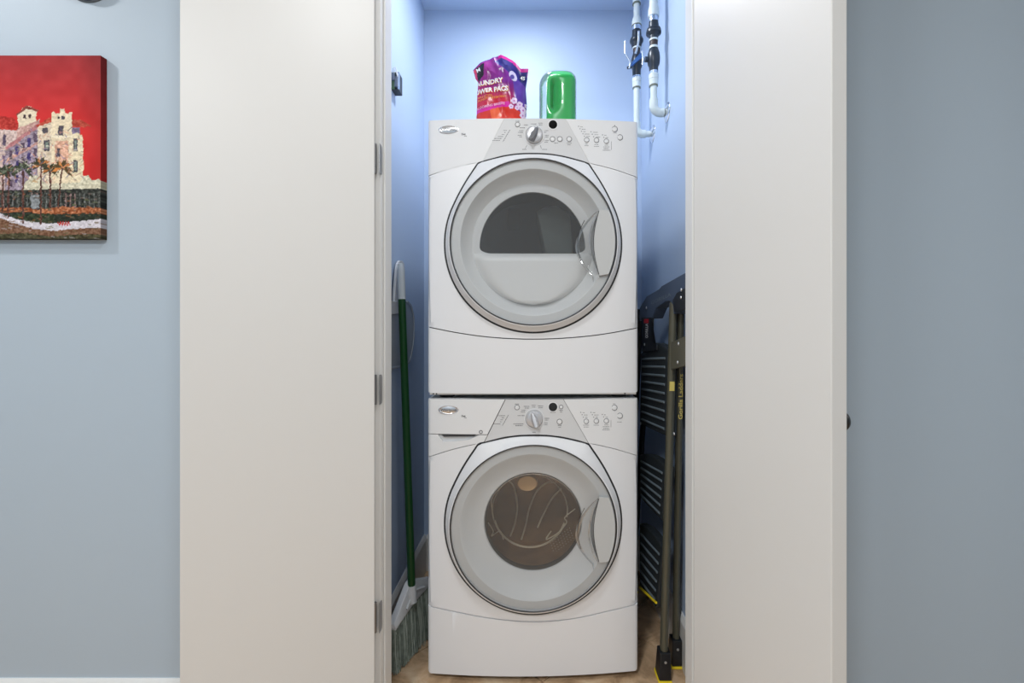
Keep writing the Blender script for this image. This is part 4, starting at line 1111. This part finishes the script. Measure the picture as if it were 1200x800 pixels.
def pouch_paint(X, Y):
    C = np.zeros(X.shape+(3,)); n = (vnoise(X, Y, 5, 70)-0.5)*24
    t = np.clip((X-556)/56, 0, 1)[..., None]
    C[:] = np.array([158, 34, 128])*(1-t)+np.array([96, 34, 140])*t
    red = np.clip((Y-94)/20, 0, 1)[..., None]*np.clip((612-X)/20, 0.0, 1)[..., None]
    C[:] = C*(1-red)+np.array([196, 32, 62])*red
    lft = np.clip((563-X-(Y-80)*0.1)/8, 0, 1)[..., None]; C[:] = C*(1-lft)+np.array([214, 60, 92])*lft
    m = pip(X, Y, [(588, 64), (600, 66), (620, 80), (620, 110), (612, 116), (606, 96), (596, 82), (578, 68)]); C[m] = (50, 44, 128)
    m = pip(X, Y, [(600, 84), (618, 100), (617, 122), (604, 118)]); C[m] = (92, 60, 158)
    top = np.interp(X, topu, topv); m = (Y-top < 4.0) & (X > 584); C[m] = (206, 36, 148)
    m = (Y-top < 2.0); C[m] = (120, 40, 140); m = (Y-top < 3.4) & (X > 583); C[m] = (212, 40, 152)
    m = pip(X, Y, [(556.5, 75), (566.5, 69), (566, 84), (559.5, 91.5)]); C[m] = (20, 16, 34)
    m = pip(X, Y, [(554, 126), (596, 118), (600, 124), (554, 131)]); C[m] = (208, 40, 150)
    m = pip(X, Y, [(554, 131), (600, 124), (618, 134), (618, 170), (554, 170)]); C[m] = (206, 52, 40)
    m = pip(X, Y, [(574, 128), (584, 126), (588, 136), (578, 150)]); C[m] = (232, 98, 60)
    # white blossoms
    for cx, cy, rr in ((602.5, 117, 3.2), (609, 121, 3.0), (613, 127, 3.4), (599, 124, 2.4), (606, 125, 2.4), (617, 121, 2.2), (612.5, 133, 3.0)):
        for q in range(5):
            a = q*1.2566+cx; m = (X-cx-rr*0.62*math.cos(a))**2+(Y-cy-rr*0.62*math.sin(a))**2 < (rr*0.62)**2; C[m] = (222, 198, 226)
        m = (X-cx)**2+(Y-cy)**2 < (rr*0.3)**2; C[m] = (180, 90, 170)
    # round pale picture of a pac and the count roundel
    m = ((X-601)/4.4)**2+((Y-86.5)/6)**2+((X-601)*(Y-86.5))/-40 < 1; C[m] = (206, 196, 226)
    m = ((X-600)/2.6)**2+((Y-88)/3)**2 < 1; C[m] = (80, 70, 150)
    m = ((X-613)/5)**2+((Y-87)/5.6)**2 < 1; C[m] = (36, 36, 108)
    C += n[..., None]*0.6
    return np.clip(C, 0, 255)
pcol = lin(pouch_paint(UU, VV)).reshape(-1, 3)
bcol = lin(np.full((NS*NT, 3), (150, 40, 120)))
Vf = np.stack([PX, PYf, PZ], -1).reshape(-1, 3); Vb = np.stack([PX, PYb, PZ], -1).reshape(-1, 3)
n0 = NS*NT
Ff = [(i*NS+j, i*NS+j+1, (i+1)*NS+j+1, (i+1)*NS+j) for i in range(NT-1) for j in range(NS-1)]
Fb = [(n0+f[3], n0+f[2], n0+f[1], n0+f[0]) for f in Ff]
Fb += [(j+1, j, n0+j, n0+j+1) for j in range(NS-1)]+[((NT-1)*NS+j, (NT-1)*NS+j+1, n0+(NT-1)*NS+j+1, n0+(NT-1)*NS+j) for j in range(NS-1)]
Fb += [(i*NS, (i+1)*NS, n0+(i+1)*NS, n0+i*NS) for i in range(NT-1)]+[((i+1)*NS+NS-1, i*NS+NS-1, n0+i*NS+NS-1, n0+(i+1)*NS+NS-1) for i in range(NT-1)]
grid_mesh('film_bag', np.vstack([Vf, Vb]), Ff+Fb, np.vstack([pcol, bcol]), 'pouch_print', pouch, 60)
def pouch_text(name, s, u, v, hpx, m, bold=0.0, rot=0.0, xs=1.0, off=0.0012, align='LEFT', shift=(0, 0), shear=0.0):
    tb = text_bm(s, hpx*1.38, bold*hpx, align, xs=xs, shear=shear)
    bmesh.ops.triangulate(tb, faces=tb.faces[:])
    bmesh.ops.subdivide_edges(tb, edges=[e for e in tb.edges if e.calc_length() > 0.9], cuts=1)
    ca, sa = math.cos(math.radians(rot)), math.sin(math.radians(rot))
    for w_ in tb.verts:
        x, y = w_.co.x, w_.co.y
        uu = u+x*ca+y*sa+shift[0]; vv = v-(y*ca-x*sa)+shift[1]      # rot > 0 drops to the right
        # invert the bag mapping at this point
        ztp = sv(np.interp(uu, topu, topv)); tt = np.clip(sv(vv)/ztp, 0, 1)
        ul = np.interp(tt*zt_, [a for a, b in zl], [b for a, b in zl]); ur = np.interp(tt*zt_, [a for a, b in zr], [b for a, b in zr])
        s_ = np.clip((uu-ul)/(ur-ul), 0.015, 0.985)
        yy = -float(pouch_y(np.array([s_]), np.array([tt]))[0])
        X_, Z_ = pouch_xz(np.array([s_]), np.array([tt]))
        w_.co = Vector((float(X_[0]), yy-off, float(Z_[0])))
    return finish(name, tb, m, pouch, recalc=False)
for dxy, m, off, bd in (((0.5, 0.5), 'text_orange', 0.0022, 0.05), ((0, 0), 'text_white', 0.0032, 0.035)):
    pouch_text('lettering', 'LAUNDRY', 553.4, 98.4, 5.8, m, bd, -5, 0.97, off, shift=dxy)
    pouch_text('lettering', 'POWER PACS', 551.6, 107.8, 5.8, m, bd, -3, 0.90, off, shift=dxy)
pouch_text('lettering', 'TRIPLE ACTION', 557.6, 112.6, 2.2, 'text_orange', 0.01, -2, 0.9, 0.002)
pouch_text('lettering', 'LAUNDRY DETERGENT', 557.6, 116.6, 2.6, 'text_orange', 0.01, -5, 0.95, 0.002)
pouch_text('lettering', 'BLOOMING BREEZE', 557.2, 126.2, 3.0, 'text_pink', 0.02, -6, 0.95, 0.002)
pouch_text('lettering', '45', 609.3, 89.0, 4.6, 'text_white', 0.03, 8, 0.9, 0.0025)
for k, (u, v, s) in enumerate(((558.0, 81, 'M'), )):
    pouch_text('lettering', s, u, v, 5.2, 'text_white', 0.03, -20, 0.9, 0.0025)

# ================================================================== DETERGENT BOTTLE
YB_ = 1.62
bx = (654-U0)/F*YB_
bottle = thing('detergent_bottle', 'translucent green detergent jug with moulded handle on the dryer', 'bottle', (bx, YB_+0.03, ZD))
bu = lambda u: (u-654)/F*YB_; bz = lambda v: CZ-(v-V0)/F*YB_-ZD
def bottle_shell(name, left, right, topv, m, depth, rl, rr_, dent=0.0, zb=0.0, par=bottle):
    """vertical slices: superellipse sections, rounded shoulders"""
    bm = bmesh.new(); rings = []; xl, xr, zt = bu(left), bu(right), bz(topv)
    NZ, NA = 46, 48
    for i in range(NZ+1):
        t = i/NZ; z = zb+(zt-zb)*(1-(1-t)**1.6)
        # shoulder insets
        def inset(rad):
            d = zt-z
            return rad*(1-math.sqrt(max(0.0, 1-((rad-d)/rad)**2))) if d < rad else 0.0
        a, b = xl+inset(rl), xr-inset(rr_)
        a = min(a, xr-rr_-0.004); b = max(b, xl+rl+0.004)
        dp = depth-inset(0.03)*0.9 if zt-z < 0.03 else depth
        dp = max(dp, 0.010)
        cx, hw = (a+b)/2, (b-a)/2
        ring = []
        for j in range(NA):
            th = 2*math.pi*j/NA; c_, s_ = math.cos(th), math.sin(th)
            x = cx+hw*math.copysign(abs(c_)**0.62, c_); y = dp*math.copysign(abs(s_)**0.62, s_)
            if dent and y < 0:
                gx_ = math.exp(-((x-bu(649))/0.011)**2); gz_ = 1/(1+math.exp(-(z-bz(127))/0.006))*1/(1+math.exp((z-bz(93))/0.006))
                y += dent*gx_*gz_
            ring.append(bm.verts.new((x, y, z)))
        rings.append(ring)
    loft(bm, rings); bm.faces.new(rings[0][::-1]); bm.faces.new(rings[-1])
    return finish(name, bm, m, par, smooth=50)
bottle_shell('liquid', 640.5, 675.0, 83.2, 'liquid_green', 0.036, 0.028, 0.026, 0.024, 0.012)
bottle_shell('bottle_body', 632, 676, 81.0, 'bottle_clear', 0.042, 0.050, 0.032, 0.022, 0.010)
for k in range(11):
    z = bz(136-k*3.6)
    if z < 0.02: continue
    bm = bmesh.new(); tube(bm, [(bu(632.6+k*0.1), -0.018, z-0.003), (bu(634.2), -0.034, z), (bu(636.6), -0.0405, z+0.005), (bu(639.2), -0.0415, z+0.010)], 0.0011, 6)
    finish('grip_rib', bm, 'bottle_rib', bottle, smooth=60)
bm = bmesh.new(); lathe(bm, [(0, 0), (0.026, 0), (0.026, 0.010), (0.020, 0.014), (0, 0.014)], 32, 'z'); finish('cap', bm, 'bottle_cap', bottle, smooth=40)

# ================================================================== BROOM
hb = ray(482.5, 690, 1.63); ht = ray(471, 350, 1.665); ht.x = max(ht.x, CL+0.020)
broom = thing('broom', 'broom with dark green handle leaning in the left corner of the closet', 'broom', (hb.x, hb.y, 0))
Lb = lambda p: Vector(p)-Vector((hb.x, hb.y, 0))
bm = bmesh.new(); tube(bm, [Lb(hb), Lb(ht)], 0.0135, 20); finish('handle', bm, 'broom_green', broom, smooth=40)
hd_ = (ht-hb).normalized()
bm = bmesh.new(); tube(bm, [Lb(ht-hd_*0.002), Lb(ht+hd_*0.10), Lb(ht+hd_*0.122), Lb(ht+hd_*0.130)], [0.0137, 0.0125, 0.0105, 0.005], 18); finish('hanging_tip', bm, 'plastic_grip', broom, smooth=50)
bm = bmesh.new(); tube(bm, [Lb(hb-hd_*0.045), Lb(hb-hd_*0.02), Lb(hb+hd_*0.014)], [0.017, 0.0165, 0.0158], 20); finish('socket', bm, 'plastic_white', broom, smooth=40)
Nn, Ff_ = Vector((-0.478, 1.540, 0.128)), Vector((-0.402, 1.765, 0.165))
ax = (Ff_-Nn).normalized(); sd = Vector((ax.y, -ax.x, 0)).normalized()     # towards the machine / camera
mid = hb-hd_*0.03
# head: a flared triangular block, ridge at the socket, lower edge Nn-Ff_
bm = bmesh.new(); prev = []
for i in range(21):
    t = i/20; lo = Nn.lerp(Ff_, t); lo.z += 0.012*math.sin(math.pi*t)
    pk = 1-abs(t-0.42)/0.58 if t > 0.42 else 1-(0.42-t)/0.42
    up = 0.020+0.066*max(0, pk)**1.15; wd = 0.020
    rr = [lo+sd*wd*0.9, lo+sd*wd+Vector((0, 0, 0.010)), lo+sd*wd*0.55+Vector((0, 0, up)), lo-sd*wd*0.55+Vector((0, 0, up)), lo-sd*wd+Vector((0, 0, 0.010)), lo-sd*wd*0.9]
    prev.append([bm.verts.new(Lb(p)) for p in rr])
loft(bm, prev); bm.faces.new(prev[0]); bm.faces.new(prev[-1][::-1])
finish('head', bm, 'plastic_white', broom, smooth=40, bevel=0.002)
# oval relief on the near face
bm = bmesh.new()
a0 = Nn.lerp(Ff_, 0.25)+sd*0.0205+Vector((0, 0, 0.030)); a1 = Nn.lerp(Ff_, 0.72)+sd*0.0205+Vector((0, 0, 0.030))
tube(bm, [Lb(p) for p in smooth_pts([a0, a0.lerp(a1, 0.5)+Vector((0, 0, 0.022))-sd*0.004, a1], 8)], 0.0045, 8); finish('head_ridge', bm, 'plastic_white', broom, smooth=60)
# bristles
B1, B2 = Vector((-0.480, 1.512, 0.0)), Vector((-0.402, 1.735, 0.0))
rb = random.Random(3)
for nm, count, mm in (('bristles', 900, 'bristle'), ('pale_bristles', 260, 'bristle_pale')):
    bm = bmesh.new()
    for k in range(count):
        t = rb.random(); q = rb.uniform(-1, 1)
        top = Nn.lerp(Ff_, t)+sd*q*0.016+Vector((0, 0, 0.006)); bot = B1.lerp(B2, t)+sd*(q*0.030+0.006)+Vector((rb.uniform(-.004, .004), rb.uniform(-.004, .004), 0.002+rb.random()**2*0.012))
        bot.x = min(max(bot.x, CL+0.018), -0.358); top.x = max(top.x, CL+0.018)
        bend = top.lerp(bot, 0.55)+sd*rb.uniform(-.004, .004)+Vector((rb.uniform(-.003, .003), 0, 0))
        bend.x = max(bend.x, CL+0.018)
        tube(bm, [Lb(top), Lb(bend), Lb(bot)], 0.0011, 3, cap=False)
    o = finish(nm, bm, mm, broom, smooth=80); o['kind'] = 'stuff'

# ================================================================== DUSTPAN on the left wall
XD = CL+0.006
def wallp(u, v, x): D = x*F/(u-U0); return Vector((x, D, CZ-(v-V0)/F*D))
pan0 = wallp(468, 430, XD)
pan = thing('dustpan', 'translucent white dustpan hung beside the broom on the closet wall', 'dustpan', (CL, pan0.y, pan0.z))
Lp = lambda p: Vector(p)-Vector((CL, pan0.y, pan0.z))
outl = [(450, 354), (466, 352.5), (477, 353), (481.5, 358), (484.3, 368), (485.3, 380), (485, 395), (483.5, 408), (481, 420), (478, 425.5), (470, 429), (460, 431), (449, 432), (447.5, 415), (447, 380)]
bm = bmesh.new(); prism(bm, [Lp(wallp(u, v, XD)) for u, v in outl], (0.003, 0, 0)); finish('pan', bm, 'dustpan_plastic', pan, bevel=0.001)
rim = smooth_pts([wallp(u, v, XD+0.007) for u, v in outl[2:13]], 5)
bm = bmesh.new(); tube(bm, [Lp(p) for p in rim], 0.005, 8, flat=0.5); finish('rim', bm, 'dustpan_plastic', pan, smooth=60)
bm = bmesh.new(); prism(bm, [Lp(wallp(u, v, XD+0.003)) for u, v in ((449, 353), (466.5, 352.5), (467, 367), (449, 369))], (0.010, 0, 0)); finish('lip', bm, 'plastic_white', pan, bevel=0.004)
hnd = [(459.3, 356), (460.6, 335), (462.2, 316), (463.4, 309), (465.6, 305.3), (468.6, 305.3), (470.8, 308.5), (471.6, 316), (472.2, 335), (472.6, 356)]
bm = bmesh.new(); prism(bm, [Lp(wallp(u, v, XD)) for u, v in hnd], (0.010, 0, 0)); finish('pan_handle', bm, 'plastic_white', pan, bevel=0.004)

# ================================================================== STEP LADDER
def lp(u, v, off=0.0):
    """photo pixel -> point on the leaning plane of the folded ladder (off towards the wall)"""
    D = 1.6
    for _ in range(30):
        p = ray(u, v, D)
        xpl = 0.4525-0.1375*(p.y-1.5)-0.030*(1-p.z/1.25)+off
        D = xpl*F/(u-U0)
    return ray(u, v, D)
f0 = lp(776, 796)
lad = thing('step_ladder', 'folded black three-step ladder with yellow feet beside the washer', 'ladder', (f0.x, f0.y, 0))
LL = lambda p: Vector(p)-Vector((f0.x, f0.y, 0))
OFF = 0.042
fr_b = lp(776, 797); fr_b.z = 0.012; fr_t = lp(790.5, 372)
fr_b = Vector((0.424, 1.497, 0.012)); fr_t = Vector((0.4545, 1.487, 1.225))
re_b = Vector((0.484, 1.560, 0.012)); re_t = Vector((0.4790, 1.490, 1.20))
far_ft, far_fb = Vector((0.4130, 1.765, 1.215)), Vector((0.385, 1.93, 0.012))
far_rt, far_rb = Vector((0.452, 1.770, 1.20)), Vector((0.432, 2.00, 0.012))
def rail(name, a, b, m, r=0.0165, flat=0.75):
    bm = bmesh.new(); tube(bm, [LL(a), LL(b)], r, 20, flat=flat, side=(0, 1, 0)); return finish(name, bm, m, lad, smooth=40)
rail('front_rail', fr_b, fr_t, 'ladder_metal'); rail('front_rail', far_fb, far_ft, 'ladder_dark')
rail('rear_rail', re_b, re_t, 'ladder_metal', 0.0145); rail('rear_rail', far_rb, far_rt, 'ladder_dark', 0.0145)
# feet
for a, b in ((fr_b, fr_t), (re_b, re_t), (far_fb, far_ft), (far_rb, far_rt)):
    d = (b-a).normalized(); base = a-Vector((0, 0, a.z))
    bm = bmesh.new()
    R0 = [(-0.020, -0.026), (0.020, -0.026), (0.021, 0.024), (-0.021, 0.024)]
    h = 0.095
    lo = [bm.verts.new(LL(base+Vector((x, y, 0.009)))) for x, y in R0]; hi = [bm.verts.new(LL(base+d*h+Vector((x*0.85, y*0.8, 0)))) for x, y in R0]
    loft(bm, [lo, hi]); bm.faces.new(lo[::-1]); bm.faces.new(hi)
    ft = finish('foot', bm, 'ladder_black', lad, bevel=0.003)
    bm = bmesh.new(); lo = [bm.verts.new(LL(base+Vector((x*1.10, y*1.10, 0.0)))) for x, y in R0]; hi = [bm.verts.new(LL(base+Vector((x*1.10, y*1.10, 0.010-(0.003 if y < 0 else -0.006))))) for x, y in R0]
    loft(bm, [lo, hi]); bm.faces.new(lo[::-1]); bm.faces.new(hi)
    finish('yellow_sole', bm, 'ladder_yellow', ft, bevel=0.003)
    bm = bmesh.new(); lathe(bm, [(0, -0.003), (0.004, -0.002), (0.005, 0.002)], 14, 'y', LL(base+d*0.066+Vector((0, -0.0215, 0)))); finish('rivet', bm, 'rivet', ft, smooth=40)
# steps: tall slabs facing left, with ridged rubber
def step(quad, thick, nrid, arch=0.0):
    """quad: px corners far-top, near-top, near-bottom, far-bottom"""
    ft_, nt_, nb_, fb_ = [lp(u, v, -0.006) for u, v in quad]
    pts = []
    for k in range(9):
        t = k/8; p = ft_.lerp(nt_, t); p.z += arch*math.sin(math.pi*t); pts.append(p)
    for k in range(9):
        t = k/8; p = nb_.lerp(fb_, t); p.z -= 0.10*arch*math.sin(math.pi*t); pts.append(p)
    bm = bmesh.new(); prism(bm, [LL(p) for p in pts], (thick, 0, 0))
    st = finish('step', bm, 'tread_black', lad, bevel=0.006, seg=3)
    for i in range(nrid):
        t = (i+0.9)/(nrid+0.6)
        a = ft_.lerp(fb_, t).lerp(nt_.lerp(nb_, t), 0.08); b = ft_.lerp(fb_, t).lerp(nt_.lerp(nb_, t), 0.90)
        bm = bmesh.new(); tube(bm, [LL(a+Vector((-0.001, 0, 0))), LL(a.lerp(b, 0.5)+Vector((-0.0025, 0, 0))), LL(b+Vector((-0.001, 0, 0)))], 0.0042, 6)
        finish('tread_ridge', bm, 'tread_ridge', st, smooth=60)
step(((751.5, 413), (783.5, 410), (782, 511), (750, 496)), 0.030, 9, 0.030)
step(((749.5, 532), (780.5, 547), (776, 611), (750, 583)), 0.030, 6, 0.016)
step(((749.5, 613), (777, 643), (769, 712), (750, 686)), 0.030, 6, 0.016)
yl = [lp(u, v, -0.012) for u, v in ((750, 688), (769, 706))]
bm = bmesh.new(); tube(bm, [LL(p) for p in yl], 0.004, 8); finish('yellow_edge', bm, 'ladder_yellow', lad, smooth=60)
# top handle
ho = [(749.2, 376), (749.2, 361), (757.5, 347), (772, 338.5), (775, 335), (806, 317.5), (818, 313), (818, 345), (806, 344), (806, 352), (800, 363), (793, 366), (789, 368), (788.3, 357), (784, 352.5), (780, 353), (769, 361), (766, 368), (764, 373), (755, 373.5)]
bm = bmesh.new(); prism(bm, [LL(lp(u, v, -0.010)) for u, v in ho], (0.040, 0, 0)); th = finish('top_handle', bm, 'ladder_handle', lad, bevel=0.003)
bm = bmesh.new(); prism(bm, [LL(lp(u, v, -0.016)) for u, v in ((788, 352), (793, 343), (806, 335), (818, 331), (818, 350), (804, 362), (790, 366))], (0.010, 0, 0)); finish('bracket', bm, 'ladder_black', lad, bevel=0.001)
bm = bmesh.new(); prism(bm, [LL(lp(u, v, -0.020)) for u, v in ((786, 401), (801, 394.5), (812, 390), (812, 424), (804, 428), (785.5, 433))], (0.008, 0, 0)); finish('bracket', bm, 'ladder_metal', lad, bevel=0.001)
bm = bmesh.new(); prism(bm, [LL(lp(u, v, -0.016)) for u, v in ((752, 372), (764, 372), (763, 398), (769, 405), (769, 410), (752, 412))], (0.008, 0, 0)); fb_ = finish('bracket', bm, 'ladder_black', lad, bevel=0.001)
for u, v, off in ((798.5, 339.5, -0.017), (798, 348.5, -0.017), (795.2, 402.5, -0.021), (794.2, 424.5, -0.021), (757.7, 360.5, -0.012), (755.6, 403.5, -0.017), (790, 508, -0.008), (751, 496, -0.010)):
    p = LL(lp(u, v, off)); bm = bmesh.new(); lathe(bm, [(0, -0.003), (0.0045, -0.0022), (0.0055, 0)], 16, 'x', p); finish('rivet', bm, 'rivet', lad, smooth=40)
# sticker on the far bracket and print on the rails
bm = bmesh.new(); bm.faces.new([bm.verts.new(LL(lp(u, v, -0.0168))) for u, v in ((754.5, 373.6), (760, 373.6), (760, 378.5), (754.5, 378.5))]); finish('sticker', bm, 'label_red', lad)
def lad_text(s, u, v, hpx, m, off, vert=True, par=lad, flip=1):
    tb = text_bm(s, hpx*1.38, 0.02*hpx)
    for w_ in tb.verts:
        x, y = w_.co.x, w_.co.y
        uu, vv = (u-y, v-x) if vert else (u+x, v-y-0.45*x)
        w_.co = LL(lp(uu, vv, off))
    return finish('lettering', tb, m, par, recalc=False)
lad_text('GORILLA', 759.2, 396, 3.0, 'label_white', -0.0168)
lad_text('GORILLA', 762.5, 357, 4.2, 'tread_ridge', -0.0103, vert=False)
bm = bmesh.new(); a = fr_b.lerp(fr_t, 0.765); b = fr_b.lerp(fr_t, 0.79)
for q in (a, b): pass
bm.faces.new([bm.verts.new(LL(p)) for p in (a+Vector((-0.010, -0.0168, 0)), a+Vector((0.006, -0.0168, 0)), b+Vector((0.006, -0.0168, 0)), b+Vector((-0.010, -0.0168, 0)))]); finish('sticker', bm, 'label_yellow', lad)
tb = text_bm('Gorilla Ladders', 0.024, 0.0004)
d = (re_t-re_b).normalized(); o0 = re_b.lerp(re_t, 0.70)
for w_ in tb.verts:
    x, y = w_.co.x, w_.co.y
    w_.co = LL(o0+d*x+Vector((0.006-y*0.8, -0.0152, 0)))
finish('lettering', tb, 'label_yellow', lad, recalc=False)
